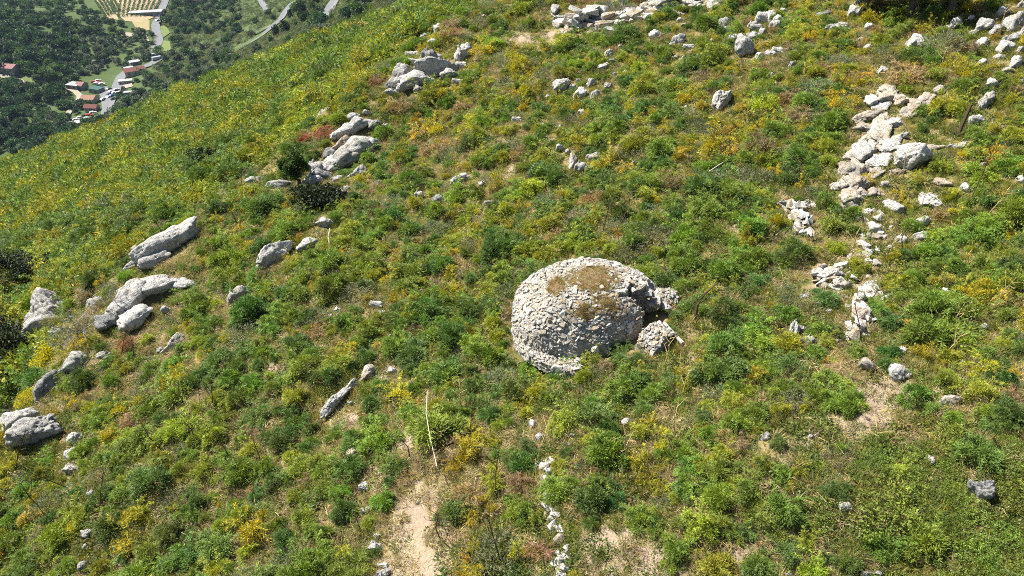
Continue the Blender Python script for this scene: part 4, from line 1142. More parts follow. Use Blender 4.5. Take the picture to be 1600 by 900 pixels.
for k, nm, sh in ((0, 'straw_grass', TUFT_I), (1, 'dry_litter', LIT_I), (2, 'green_grass', TUFT_I), (3, 'low_leafy_undergrowth', HERB_I)):
    m = ty == k; n = m.sum()
    tn = np.array(GC[k])[rng.integers(0, len(GC[k]), n)] * rng.uniform(0.75, 1.25, (n, 1))
    s = rng.uniform(0.22, 0.42, n) * (1 + np.maximum(Z[m] - 35, 0) * 0.012)
    if k in (0, 2): s = s * 0.95
    zf = {0: 0.95, 1: 0.8, 2: 0.95, 3: 0.9}[k]
    scatter(nm, sh, P[m], np.stack([rng.normal(size=n) * 0.15 + 0.03, rng.normal(size=n) * 0.15 - 0.1, rng.uniform(0, 6.28, n)], 1),
            np.stack([s, s, s * zf * rng.uniform(0.7, 1.3, n)], 1), rng.integers(0, len(sh), n), tn)
    print(nm, n)

# ------------------------------------------------------------------ trees, dead stalks, leafless shrubs
def crown_mesh(name, seed, mat, size, n=5000, clumps=40, ln=0.22, wd=0.10, gap=0.75):
    r = np.random.default_rng(seed); T, tone = [], []
    for k in range(clumps):
        d = unit(r.normal(size=3)); d[2] = abs(d[2]) * 1.1 - 0.35
        c = d * np.array(size) * r.uniform(0.45, 0.92)
        m = n // clumps
        o = unit(r.normal(size=(m, 3)))
        p = c + o * (r.uniform(0, 1, m) ** 0.5)[:, None] * np.array(size) * r.uniform(0.22, 0.36)
        T.append(leaf_quads(p, unit(o + r.normal(size=p.shape) * 0.7), ln * r.uniform(0.6, 1.3, m), wd * r.uniform(0.7, 1.3, m), r))
        tone.append(np.tile(r.uniform(0.75, 1.25) * r.uniform(0.7, 1.3, m), 2))
    T = np.concatenate(T); tone = np.concatenate(tone)
    return soup_mesh(name, T, tone, np.clip(r.uniform(-0.5, 0.9, len(tone)), 0, 1), mat)

def tree(name, base, h, crown, leafmat, seed, n=5000, ln=0.2, wd=0.1, lean=(0, 0), clumps=40, trunk_r=None, low=0.45):
    r = np.random.default_rng(seed)
    root = obj(name, None, None, tuple(base))
    tr = trunk_r or h * 0.035
    top = Vector((lean[0], lean[1], h * low))
    m = MB(); pts = [Vector((0, 0, -0.3)), Vector((0.05, 0.02, h * 0.15)), top * 0.6 + Vector((r.normal() * 0.05, r.normal() * 0.05, 0)), top]
    m.tube(pts, [tr * 1.5, tr * 1.1, tr * 0.9, tr * 0.7], 8)
    for k in range(7):
        a = k * 2.4 + r.uniform(-0.4, 0.4); e = r.uniform(0.3, 1.1); l = h * r.uniform(0.25, 0.42)
        s = top * r.uniform(0.6, 1.0)
        q = s + Vector((math.cos(a) * math.cos(e), math.sin(a) * math.cos(e), math.sin(e))) * l
        mid = (s + q) / 2 + Vector((0, 0, -l * 0.08)) + Vector(r.normal(size=3) * l * 0.06)
        m.tube([s, mid, q], [tr * 0.5, tr * 0.32, tr * 0.12], 5)
    obj('trunk', m.mesh('trunk', M['bark']), root)
    obj('crown', crown_mesh('crown', seed + 1, leafmat, crown, n, clumps, ln, wd), root, (lean[0], lean[1], h * low + crown[2] * 0.55))
    return root

P, Z, _ = cast([467], [292])
t = tree('small_tree', P[0], 2.2, (0.68, 0.66, 0.82), M['tree_leaf'], 703, 4200, 0.13, 0.06, (-0.15, 0), 13, 0.07, 0.3)
thing(t, None, 'tree', 467, 265, None, 'lone small dark green tree beside the pale crest rocks')
P, Z, _ = cast([290], [90], tmin=40)
t = tree('russet_tree', P[0], 4.2, (1.75, 1.7, 1.9), M['russet_leaf'], 710, 2600, 0.30, 0.10, (0, 0), 34, 0.10, 0.45)
thing(t, None, 'tree', 290, 72, None, 'russet brown tree standing on the hill edge above the valley road')
for i, (x, y, h, cr, lab) in enumerate([(1352, 20, 3.6, (1.3, 1.2, 1.3), 'dark oak at the top edge, the one nearest the rubble wall'), (1420, 27, 3.8, (1.6, 1.4, 1.4), 'dark oak at the top edge, middle one of three'), (1484, 19, 3.8, (1.4, 1.3, 1.4), 'dark oak at the top edge above the tilted white boulders')]):
    P, Z, _ = cast([x], [y])
    t = tree('oak_tree', P[0], h, cr, M['shaded_oak_leaf'], 720 + i * 7, 8000, 0.15, 0.08, (0, 0), 40, 0.14, 0.22)
    thing(t, None, 'tree', x, y, 'dark oaks along the top of the slope', lab)
for i, (x, y, h, w_, lab) in enumerate([(12, 460, 2.6, 1.9, 'dark oak shrub in the ravine beside the broad boulder'), (18, 575, 2.0, 1.6, 'dark oak shrub low in the ravine below the broad boulder'), (70, 432, 1.4, 1.0, 'dark bushy oak shrub above the broad boulder'),
                                 (-30, 520, 2.6, 2.0, 'dark oak shrub filling the ravine at the very edge'), (-14, 505, 2.2, 1.3, 'dark oak shrub in the ravine just left of the broad boulder'), (2, 552, 2.0, 1.3, 'dark oak shrub in the ravine left of the round spurge bush'), (4, 615, 1.6, 1.2, 'dark oak shrub in the ravine above a leafless grey shrub'), (-25, 445, 2.4, 1.8, 'dark oak shrub at the edge above the ravine'), (322, 262, 1.5, 1.1, 'dark round oak shrub on the far slope'), (496, 322, 0.9, 1.15, 'dark leafy mound added as the shadow of the lone small tree')]):  # last entry is a mound added to form the lone tree's shadow
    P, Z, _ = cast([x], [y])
    t = tree('oak_shrub', P[0], h, (w_, w_ * 0.9, h * 0.5), M['shaded_oak_leaf'], 760 + i * 7, 4200, 0.13, 0.07, (0, 0), 26, 0.07, 0.3)
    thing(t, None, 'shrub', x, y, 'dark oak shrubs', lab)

def twig_mesh(seed, h=1.0, n0=9, mat='grey_twig'):
    r = np.random.default_rng(seed); m = MB()
    def grow(p, d, l, rad, lev):
        q = p + d * l * 0.5 + Vector(r.normal(size=3) * l * 0.06); e = q + (d + Vector(r.normal(size=3) * 0.2)).normalized() * l * 0.5
        m.tube([p, q, e], [rad, rad * 0.8, rad * 0.5], 3)
        if lev > 0:
            for _ in range(3):
                nd_ = (d + Vector(r.normal(size=3) * 0.55)).normalized()
                grow(q if r.uniform() < 0.4 else e, nd_, l * r.uniform(0.5, 0.75), rad * 0.55, lev - 1)
    for k in range(n0):
        a = k * 2.4; d = Vector((math.cos(a) * 0.75, math.sin(a) * 0.75, r.uniform(0.5, 1.1))).normalized()
        grow(Vector((0, 0, -0.05)), d, h * r.uniform(0.4, 0.6), 0.014 * h + 0.004, 3)
    return m.mesh('branches', M[mat])
TW = [twig_mesh(800 + i) for i in range(3)]
for i, (x, y, s, lab) in enumerate([(185, 478, 1.1, 'leafless grey shrub draped over the pale rock'), (130, 520, 1.2, 'leafless grey shrub beside the round spurge bush'), (25, 590, 1.3, 'leafless grey shrub in the dark ravine'),
                                    (10, 645, 1.1, 'leafless grey shrub low at the ravine edge'), (965, 22, 1.5, 'leafless grey shrub growing on the rubble wall'), (20, 400, 2.2, 'leafless grey shrub on the far slope above the ravine'), (140, 405, 1.2, 'leafless grey shrub near the long tilted boulder')]):
    P, Z, _ = cast([x], [y])
    thing(obj('leafless_shrub', TW[i % 3], None, tuple(P[0]), (0, 0, i * 1.3), (s, s, s)), None, 'shrub', x, y, 'leafless grey shrubs', lab)

for i, (x, y, w_, lab) in enumerate([(86, 540, 72, 'round yellow green spurge bush below the broad boulder'), (47, 612, 46, 'round yellow green spurge bush above the low flat-topped boulder'), (120, 815, 34, 'ragged yellow green spurge bush beside a small white stone')]):
    P, Z, _ = cast([x], [y + w_ * 0.3])
    r_ = w_ * Z[0] / F / 2
    o = obj('spurge_bush', SPUR_O[i % 2], None, tuple(P[0]), (0.15, -0.2, i), (r_, r_, r_ * 1.0)); o.color = (*TINT['u'], 1)
    thing(o, None, 'bush', x, y, 'spurge bushes', lab)
def stick(name, pts_px, r0, r1, mat, label, cat, hs, group=None, n=6):
    """a stem that stands at the first pixel; further points are (dx, dy, height) in metres"""
    P, Z, _ = cast([pts_px[0]], [pts_px[1]])
    m = MB(); q = [Vector(h) for h in hs]
    m.tube(q, [r0 + (r1 - r0) * i / (len(q) - 1) for i in range(len(q))], n)
    o = obj(name, m.mesh(name, M[mat]), None, tuple(P[0]))
    thing(o, None, cat, pts_px[0], pts_px[1], group, label)
    return o
stick('charred_post', (1496, 213), 0.075, 0.055, 'dead_wood', 'charred dark post standing among yellow fennel', 'post', [(0, 0, -0.1), (0.05, 0, 0.5), (0.16, 0.05, 1.15)])
stick('bleached_branch', (684, 748), 0.012, 0.009, 'pale_wood', 'long bleached stick lying up the slope by the bare patch', 'branch', [(0, 0, 0.45), (-0.22, 0.75, 0.72), (-0.38, 1.5, 0.85), (-0.42, 2.35, 0.9)])
stick('fallen_beam', (1066, 541), 0.055, 0.045, 'pale_wood', 'short pale beam lying beside the hut wall fragment', 'beam', [(0, 0, 0.10), (-0.2, 0.42, 0.14), (-0.4, 0.85, 0.2)])
stick('bent_branch', (1086, 500), 0.05, 0.02, 'dead_wood', 'bent dark branch rising from the grass near the hut', 'branch', [(0, 0, -0.1), (0.02, 0.05, 0.5), (0.2, 0.1, 0.85), (0.5, 0.15, 1.15)])
stick('bleached_branch', (1118, 286), 0.018, 0.011, 'pale_wood', 'pale broken branch lying on dark green fennel', 'branch', [(-0.3, 0, 0.45), (0, 0.1, 0.62), (0.22, 0.2, 0.72)])
stick('bleached_branch', (515, 385), 0.03, 0.015, 'pale_wood', 'thin pale curved twig below a small white rock', 'branch', [(0.05, -0.2, 0.05), (-0.05, 0.2, 0.3), (-0.1, 0.8, 0.35)])

# dead fennel stalks: px foot, height (m), lean, pale or dark
STALK = '''939 372 1.5 .1 d|958 368 1.3 .7 d|882 372 .9 -.1 d|733 402 1.2 .15 p|1346 533 1.2 .3 d|1410 398 1.1 -.05 d|1512 322 2.2 .25 d|1541 338 1.2 .35 p|1312 148 1.1 -.3 d|1120 268 1.3 0 d|191 552 1.0 -.35 d|282 590 1.1 -.25 d|210 562 1.1 -.5 d|688 842 1.1 .1 d|783 880 2.1 -.35 d|775 772 1.8 -.2 d
1038 572 1.0 .1 p|1560 60 1.1 .1 p|1470 120 1.0 .1 p|1290 325 1.2 0 d|640 715 .8 -.1 d|250 700 1.2 -.3 d|112 765 1.6 -.9 d|60 790 1.8 -1.0 d|25 740 1.8 -.9 d|155 800 1.3 -.5 d|410 745 1.1 -.4 d|370 735 1.2 -.5 d|305 690 1.0 -.1 d|370 350 1.1 -.4 d|305 340 1.0 -.4 d|375 300 1.2 -.3 d
355 305 1.0 -.3 d|178 365 1.0 -.3 d|255 368 .9 -.3 d|1075 110 1.0 0 d|830 155 1.1 0 p|890 80 1.0 0 d|1165 200 1.1 .1 p|1410 290 1.1 .1 p|1440 330 .9 .2 p|1475 555 .9 .3 p|1590 590 1.2 .8 p|1480 525 .9 .3 p|1065 620 .9 .1 p|1055 690 1.0 .2 p|1330 410 1.0 0 p|1220 460 .8 .2 p|1550 470 .9 .4 p
660 430 .9 .1 d|505 470 .8 0 d|480 600 .8 0 d|720 640 1.0 .1 p|845 700 .8 -.3 p|980 720 1.2 .4 p|905 640 .8 0 d|1150 470 .8 .2 d|560 840 .9 -.1 d|430 820 .9 -.3 p|330 640 .9 -.2 d|280 640 .9 -.3 d|630 240 1.0 0 d|740 90 1.1 0 d|780 40 1.1 .1 d|1250 130 .9 .1 p|1105 60 1.0 0 d|1370 700 .7 .2 p'''
def stalk_mesh(seed, mat):
    r = np.random.default_rng(seed); m = MB()
    top = Vector((r.normal() * 0.04, r.normal() * 0.04, 1.0)); mid = Vector((r.normal() * 0.03, r.normal() * 0.03, 0.5))
    m.tube([(0, 0, -0.05), mid, top], [0.014, 0.012, 0.008], 5)
    for k in range(5):
        z = 0.45 + 0.11 * k; a = k * 2.4 + r.uniform(-0.5, 0.5); l = r.uniform(0.12, 0.28)
        s = Vector((0, 0, 0)).lerp(top, z); e = s + Vector((math.cos(a) * l, math.sin(a) * l, l * 0.9))
        m.tube([s, e], [0.009, 0.005], 4)
        for q in range(3):
            e2 = e + Vector((r.normal(), r.normal(), r.uniform(0.2, 1))) * 0.05; m.tube([e, e2], [0.004, 0.003], 3)
    return m.mesh('dead_stalk', M[mat])
SM = {'d': [stalk_mesh(850 + i, 'dead_wood') for i in range(4)], 'p': [stalk_mesh(860 + i, 'straw_wood') for i in range(4)]}
SL = [s.split() for s in STALK.replace('\n', '|').split('|')]
P, Z, _ = cast([float(s[0]) for s in SL], [float(s[1]) for s in SL])
for i, (p, s) in enumerate(zip(P, SL)):
    h = float(s[2]); ln_ = float(s[3])
    o = obj('dead_stalk', SM[s[4]][i % 4], None, tuple(p), (0.12, math.atan2(ln_, h), i * 0.9), (1.15, 1.15, math.hypot(h, ln_)))
    thing(o, ('tall ' if h > 1.4 else 'short ' if h < 1 else '') + ('dark ' if s[4] == 'd' else 'straw coloured ') + 'dead fennel stalk', 'stalk', float(s[0]), float(s[1]), 'dead fennel stalks')

# ------------------------------------------------------------------ the valley
def vcast(px, py): return cast(px, py, valley_z, 4000, 500, 250)
def drape(name, outline_px, mat, lift=0.5, step=10, label=None):
    """a field: sheet on the valley floor inside a pixel outline"""
    P, _, _ = vcast([p[0] for p in outline_px], [p[1] for p in outline_px])
    bm = bmesh.new(); vs = [bm.verts.new((p[0], p[1], 0)) for p in P]
    f = bm.faces.new(vs); bmesh.ops.triangulate(bm, faces=[f]); 
    for _ in range(4): bmesh.ops.subdivide_edges(bm, edges=[e for e in bm.edges if e.calc_length() > step], cuts=1, use_grid_fill=True)
    co = np.array([v.co[:] for v in bm.verts]); z = valley_z(co[:, 0], co[:, 1])
    for v, q in zip(bm.verts, z): v.co.z = q + lift
    bmesh.ops.recalc_face_normals(bm, faces=bm.faces)
    me = bpy.data.meshes.new(name); bm.to_mesh(me); bm.free(); me.materials.append(mat)
    return tag(obj(name, me), None, None, None, 'structure')
M['beige_field'] = simple_mat('dry_beige_field', (0.33, 0.26, 0.16), 0.95, 0.3, 0.15)
M['green_field'] = simple_mat('grass_field', (0.13, 0.165, 0.05), 0.95, 0.3, 0.15)
M['ochre_field'] = simple_mat('stubble_field', (0.29, 0.24, 0.12), 0.95, 0.3, 0.2)
M['road'] = simple_mat('pale_worn_asphalt', (0.16, 0.165, 0.172), 0.9, 0.15, 0.3)
M['track'] = simple_mat('dirt_track', (0.30, 0.265, 0.21), 0.95, 0.2, 0.3)
drape('vineyard_field', [(176, 4), (190, -12), (258, -12), (246, 12), (240, 28), (222, 36), (196, 34), (182, 22)], M['beige_field'], 0.6)
drape('vineyard_field', [(150, -8), (178, -12), (172, 8), (186, 32), (168, 30), (152, 6)], M['beige_field'], 0.55)
drape('stubble_field', [(206, 34), (234, 32), (234, 48), (216, 50)], M['ochre_field'], 0.6)
drape('orchard_yard', [(184, 50), (204, 52), (216, 57), (200, 60)], M['track'], 0.6)
drape('grass_field', [(246, 44), (258, 40), (266, 52), (252, 62)], M['green_field'], 0.6)
drape('grass_field', [(250, 62), (266, 66), (268, 84), (252, 84)], M['green_field'], 0.6)
drape('grass_field', [(30, 118), (48, 120), (54, 134), (36, 130)], M['green_field'], 0.6)
drape('village_yard', [(148, 138), (168, 136), (176, 150), (172, 178), (160, 172), (158, 152)], M['road'], 0.6)
drape('village_yard', [(190, 128), (204, 124), (208, 136), (192, 140)], M['track'], 0.58)
def strip(name, path_px, width, mat, lift=0.8, fz=valley_z, n=10):
    P, _, _ = cast([p[0] for p in path_px], [p[1] for p in path_px], valley_z, 4000, 500, 250)
    tt = np.arange(len(P)); ti = np.linspace(0, len(P) - 1, (len(P) - 1) * n + 1)
    x = np.interp(ti, tt, P[:, 0]); y = np.interp(ti, tt, P[:, 1])
    for _ in range(4):
        x[1:-1] = (x[:-2] + 2 * x[1:-1] + x[2:]) / 4; y[1:-1] = (y[:-2] + 2 * y[1:-1] + y[2:]) / 4
    d = np.stack([np.gradient(x), np.gradient(y)], 1); d = unit(d)
    V = []
    for s in (-0.5, 0, 0.5):
        X = x - d[:, 1] * width * s; Y = y + d[:, 0] * width * s
        V.append(np.stack([X, Y, np.maximum(valley_z(X, Y), valley_z(x, y)) + lift], 1))
    k = len(x); V = np.concatenate(V); f = []
    for r_ in (0, 1): f += [[r_ * k + i, r_ * k + i + 1, (r_ + 1) * k + i + 1, (r_ + 1) * k + i] for i in range(k - 1)]
    return tag(obj(name, mesh_np(name, V, f, [mat])), None, None, None, 'structure')
strip('valley_road', [(264, -14), (256, 8), (249, 28), (243, 40), (245, 52), (249, 64), (242, 78), (232, 88), (252, 92), (236, 102), (218, 108), (200, 112), (190, 120), (184, 134), (180, 146), (172, 160), (166, 182)], 7, M['road'])
strip('hairpin_road', [(402, -6), (410, 6), (418, 20)], 5, M['road'])
strip('hairpin_road', [(462, 4), (448, 18), (440, 32), (424, 42), (404, 52), (388, 60)], 4.5, M['road'])
strip('hairpin_road', [(436, 36), (414, 54), (392, 68), (370, 80)], 4, M['road'])
strip('hairpin_road', [(532, -6), (521, 8), (514, 22), (511, 34)], 6, M['road'])
strip('dirt_track', [(-6, 120), (14, 122), (32, 128), (50, 137)], 5, M['track'])
strip('dirt_track', [(104, 139), (118, 144), (126, 152), (118, 164), (106, 180)], 4, M['track'])
strip('dirt_track', [(225, 56), (230, 66)], 4, M['track'])

M['wall_pale'] = simple_mat('pale_render', (0.42, 0.38, 0.33), 0.9, 0.12, 0.5)
M['wall_grey'] = simple_mat('grey_render', (0.24, 0.235, 0.23), 0.9, 0.15, 0.5)
M['roof_red'] = simple_mat('red_tile', (0.15, 0.062, 0.052), 0.9, 0.25, 1.2)
M['roof_terra'] = simple_mat('terracotta_tile', (0.26, 0.15, 0.105), 0.9, 0.25, 1.2)
M['roof_grey'] = simple_mat('grey_sheet_roof', (0.34, 0.35, 0.37), 0.7, 0.15, 1.0)
M['roof_pink'] = simple_mat('faded_pink_tile', (0.25, 0.13, 0.125), 0.9, 0.2, 1.2)
M['roof_white'] = simple_mat('white_sheet_roof', (0.40, 0.40, 0.39), 0.7, 0.08, 1.0)
M['green_tarp'] = simple_mat('green_awning', (0.035, 0.095, 0.085), 0.8, 0.2, 1.0)
M['glass'] = simple_mat('dark_window', (0.03, 0.035, 0.045), 0.15, 0.2, 1.0, 0.5)
def house(name, px, py, L, Wd, H, rz, roof, wallm, label, flat=False, ridge=1.6, nwin=3, cat='house'):
    P, _, _ = vcast([px], [py]); base = P[0]
    root = obj(name, None, None, (base[0], base[1], base[2] - 0.8), (0, 0, rz))
    thing(root, None, cat, px, py, 'houses in the valley', label)
    H += 0.8
    m = MB(); m.box((0, 0, H / 2), (L, Wd, H))
    if not flat:
        b = len(m.v)
        for sx in (-1, 1):
            m.v += [(sx * L / 2, -Wd / 2, H), (sx * L / 2, Wd / 2, H), (sx * L / 2, 0, H + ridge)]
            m.f.append([b, b + 1, b + 2] if sx > 0 else [b + 2, b + 1, b]); b += 3
    obj('wall', m.mesh('wall', M[wallm]), root)
    m = MB()
    if flat: m.box((0, 0, H + 0.13), (L + 0.5, Wd + 0.5, 0.25))
    else:
        e = 0.5; t = 0.25; k = ridge / (Wd / 2)
        for s in (-1, 1):
            b = len(m.v)
            for z in (0.02, t):
                m.v += [(-L / 2 - e, 0, H + ridge + z), (L / 2 + e, 0, H + ridge + z), (L / 2 + e, s * (Wd / 2 + e), H - e * k + z), (-L / 2 - e, s * (Wd / 2 + e), H - e * k + z)]
            q = [[3, 2, 1, 0], [4, 5, 6, 7], [0, 1, 5, 4], [1, 2, 6, 5], [2, 3, 7, 6], [3, 0, 4, 7]]
            m.f += [[b + i for i in f] for f in q]
    obj('roof', m.mesh('roof', M[roof]), root)
    for i in range(nwin):
        x = (i + 0.5) / nwin * L - L / 2
        for s in (-1, 1):
            mw = MB(); mw.box((x, s * (Wd / 2 + 0.03), 0.8 + (H - 0.8) * 0.55), (1.1, 0.12, 1.3))
            obj('window', mw.mesh('window', M['glass']), root)
    md = MB(); md.box((L * 0.18, -(Wd / 2 + 0.04), 0.8 + 1.05), (1.2, 0.14, 2.1)); obj('door', md.mesh('door', M['bark']), root)
    return root
house('farmhouse', 211, 116, 14, 9, 3.6, 0.55, 'roof_red', 'wall_pale', 'long red tiled house at the road bend in the valley')
house('annexe', 203, 113, 6, 7, 3.2, 0.55, 'roof_grey', 'wall_pale', 'grey roofed annexe joined to the long red tiled house', True, nwin=2)
house('farmhouse', 197, 131, 9, 4, 2.6, 0.3, 'roof_white', 'wall_pale', 'white flat building below the long red tiled house', True, nwin=3)
house('shed', 203, 149, 7, 3, 2.4, 0.1, 'roof_white', 'wall_grey', 'narrow white roofed shed by the grass plot', True, nwin=2, cat='shed')
house('farmhouse', 118, 138, 9, 7, 3.2, -0.25, 'roof_grey', 'wall_grey', 'grey roofed house at the end of the dirt track', True, nwin=2)
house('annexe', 129, 138, 5, 7, 3.0, -0.25, 'roof_pink', 'wall_grey', 'pink roofed annexe beside the grey roofed house', nwin=1)
house('farmhouse', 142, 160, 9, 8, 3.4, -0.1, 'roof_terra', 'wall_pale', 'terracotta roofed house beside the village yard')
house('farmhouse', 145, 173, 8, 5, 2.8, -0.1, 'roof_red', 'wall_pale', 'small red roofed house below the terracotta roofed one')
house('market_shelter', 152, 144, 9, 6, 3.0, -0.4, 'green_tarp', 'wall_grey', 'green awning shelter beside the village yard', True, nwin=2, cat='shelter')
house('farmhouse', 16, 112, 13, 9, 4.0, -0.2, 'roof_pink', 'wall_grey', 'pink roofed house alone at the wood edge', nwin=3)
house('long_barn', 229, 24, 28, 8, 3.5, 0.22, 'roof_white', 'wall_grey', 'long white roofed barn at the foot of the vineyard', True, nwin=5, cat='barn')
house('farmhouse', 314, 5, 12, 9, 4.0, 0.1, 'roof_pink', 'wall_grey', 'pink roofed house among trees on the opposite slope', nwin=2)
house('shed', 155, 98, 8, 5, 2.5, 0.2, 'roof_grey', 'wall_grey', 'grey roofed shed hidden among olive trees', True, nwin=1, cat='shed')
house('shed', 211, 101, 7, 5, 2.6, 0.6, 'roof_white', 'wall_grey', 'pale roofed shed above the long red tiled house', True, nwin=1, cat='shed')
house('shed', 112, 198, 10, 5, 2.5, 0.4, 'roof_white', 'wall_grey', 'white sheet roofed shed at the hill foot', True, nwin=1, cat='shed')

for nm, c_ in (('white', (0.75, 0.75, 0.75)), ('dark', (0.03, 0.03, 0.04)), ('red', (0.4, 0.04, 0.03)), ('silver', (0.42, 0.44, 0.46)), ('blue', (0.04, 0.09, 0.28))):
    M['paint_' + nm] = simple_mat('car_paint_' + nm, c_, 0.3, 0.05, 1, 0.5)
M['tyre'] = simple_mat('tyre_rubber', (0.02, 0.02, 0.02), 0.9, 0.1, 2)
def car_parts(kind):
    b = MB()
    if kind == 'car':
        pr = [(-2.1, 0.35), (2.1, 0.35), (2.15, 0.75), (1.1, 0.9), (0.5, 1.4), (-1.2, 1.42), (-2.0, 0.95), (-2.15, 0.7)]; wd = 0.86
        gl = [(1.0, 0.92), (0.5, 1.34), (-1.15, 1.36), (-1.85, 0.95)]
    else:
        pr = [(-3.6, 0.5), (3.6, 0.5), (3.7, 1.3), (3.2, 2.4), (-3.6, 2.6)]; wd = 1.15
        gl = [(3.62, 1.4), (3.2, 2.2), (2.0, 2.2), (2.0, 1.4)]
    def ext(m, pr, w):
        o = len(m.v); n = len(pr)
        for s in (-w, w): m.v += [(x, s, z) for x, z in pr]
        m.f.append([o + i for i in range(n)]); m.f.append([o + n + i for i in reversed(range(n))])
        for i in range(n):
            j = (i + 1) % n; m.f.append([o + i, o + n + i, o + n + j, o + j])
    ext(b, pr, wd); g = MB(); ext(g, gl, wd + 0.02)
    wh = MB(); wh.tube([(0, -0.12, 0), (0, 0.12, 0)], [0.36, 0.36], 12)
    return b, g, wh, (1.3 if kind == 'car' else 2.3), wd
CP_ = {}
for k in ('car', 'truck'):
    b, g, wh, ax, wd = car_parts(k)
    CP_[k] = (b, g.mesh('windows', M['glass']), wh.mesh('wheel', M['tyre']), ax, wd)
BODY = {}
def vehicle(kind, px, py, colour, rz, label):
    b, g, wh, ax, wd = CP_[kind]
    if (kind, colour) not in BODY: BODY[kind, colour] = b.mesh('body', M['paint_' + colour])
    P, _, _ = vcast([px], [py])
    root = obj('parked_' + kind, None, None, (P[0][0], P[0][1], P[0][2] + 0.85), (0, 0, rz))
    obj('body', BODY[kind, colour], root); obj('window_band', g, root)
    for sx in (-1, 1):
        for sy in (-1, 1): obj('wheel', wh, root, (sx * ax, sy * wd * 0.95, 0.36))
    if label: thing(root, None, kind, px, py, 'vehicles parked in the valley', label)
    else: thing(root, f'{colour} parked {kind}', kind, px, py, 'vehicles parked in the valley')
LANDMARKS += [('the long red house', 211, 116), ('the green awning shelter', 152, 144), ('the terracotta roofed house', 142, 160)]
vehicle('truck', 246, 89, 'white', 0.75, 'white truck on the road below the russet tree')
vehicle('truck', 246, 95, 'silver', 0.75, 'grey truck parked alongside the white truck')
for (x, y, c_, rz) in [(171, 142, 'dark', 1.2), (174, 146, 'white', 1.2), (172, 150, 'dark', 1.0), (176, 152, 'blue', 1.1), (180, 148, 'white', 0.8), (183, 143, 'silver', 0.9), (170, 155, 'white', 1.3), (178, 157, 'dark', 0.9), (186, 148, 'white', 0.2),
                       (148, 131, 'red', 0.2), (152, 133, 'white', 0.3), (156, 132, 'red', 0.1), (160, 134, 'white', 0.5), (154, 129, 'silver', 0.6), (120, 190, 'white', 0.5), (126, 187, 'silver', 0.5), (134, 184, 'dark', 0.4), (140, 183, 'red', 0.4), (146, 179, 'white', 0.6), (137, 188, 'white', 0.7), (162, 158, 'silver', 1.2)]:
    vehicle('car', x, y, c_, rz, None)
for (x, y, c_, rz) in [(247, 34, 'silver', 1.2), (251, 26, 'white', 1.2)]: vehicle('car', x, y, c_, rz, 'silver car driving on the road by the barn' if c_ == 'silver' else 'white car driving on the road above the barn')

# vine rows
def row_mesh(a, b, name, mat, w_=1.2, h=1.6, seed=0):
    r = np.random.default_rng(seed); L = np.linalg.norm((b - a)[:2]); m = int(min(700, L * 7))
    t = r.uniform(0, 1, m); p = a + (b - a) * t[:, None]; p[:, 2] = valley_z(p[:, 0], p[:, 1]) + r.uniform(0.7, h + 0.6, m)
    p[:, :2] += r.normal(size=(m, 2)) * w_ * 0.3
    c = (a + b) / 2
    T = leaf_quads(p - c, unit(r.normal(size=p.shape)), r.uniform(0.7, 1.4, m), r.uniform(0.4, 0.9, m), r)
    return soup_mesh(name, T, np.tile(r.uniform(0.7, 1.3, m), 2), np.tile(np.clip(r.uniform(-0.5, 0.6, m), 0, 1), 2), mat), c
k = 0
for i in range(9):
    t = i / 8
    a, _, _ = vcast([190 + 64 * t], [-12 + 4 * t]); b, _, _ = vcast([186 + 52 * t], [28 - 2 * t])
    me, c = row_mesh(a[0], b[0], 'vine_row', M['tree_leaf'], 1.6, 1.8, 900 + i); o = obj('vine_row', me, None, tuple(c))
    thing(o, None, 'vine row', 220, 10, 'vine rows in the beige field', f'{ORD[i + 1] if i else "first"} vine row of the beige field, counted away from the woods')
for i in range(6):
    t = i / 5
    a, _, _ = vcast([150 + 24 * t], [4 - 14 * t]); b, _, _ = vcast([166 + 22 * t], [28 - 8 * t])
    me, c = row_mesh(a[0], b[0], 'orchard_row', M['tree_leaf'], 1.8, 2.2, 920 + i); o = obj('orchard_row', me, None, tuple(c))
    thing(o, None, 'orchard row', 168, 10, 'orchard rows beside the beige field', f'{ORD[i + 1] if i else "first"} orchard row beside the vineyard, counted away from the woods')

# trees of the valley
VT = []
def vtree_mesh(seed, n, tall=1.0):
    r = np.random.default_rng(seed); T, tone = [], []
    for k in range(13):
        d = unit(r.normal(size=3)); d[2] = abs(d[2]) * 0.9
        c = d * np.array([0.62, 0.62, 0.6 * tall]) * r.uniform(0.5, 1); c[2] += 0.55 * tall
        m = n // 13; o = unit(r.normal(size=(m, 3))); p = c + o * r.uniform(0.5, 1, m)[:, None] ** 0.5 * 0.36
        T.append(leaf_quads(p, unit(o + r.normal(size=p.shape) * 0.5), r.uniform(0.16, 0.3, m), r.uniform(0.1, 0.18, m), r)); tone.append(np.tile(r.uniform(0.7, 1.3) * r.uniform(0.8, 1.2, m), 2))
    T = np.concatenate(T); tone = np.concatenate(tone)
    return T, tone
VT_I, VT_O = [], []
for i in range(5):
    T, tone = vtree_mesh(940 + i, 620)
    hu = np.clip(np.random.default_rng(i).uniform(-0.6, 0.6, len(tone)), 0, 1)
    VT_I.append(soup_mesh(f'valley_tree_i{i}', T, tone, hu, M['leaf_inst'])); VT_O.append(soup_mesh(f'crown_{i}', T, tone, hu, M['leaf_obj']))
m_ = MB(); m_.tube([(0, 0, -0.3), (0.02, 0, 0.3), (0, 0, 0.9)], [0.09, 0.07, 0.03], 6); VTRUNK = m_.mesh('trunk', M['bark'])
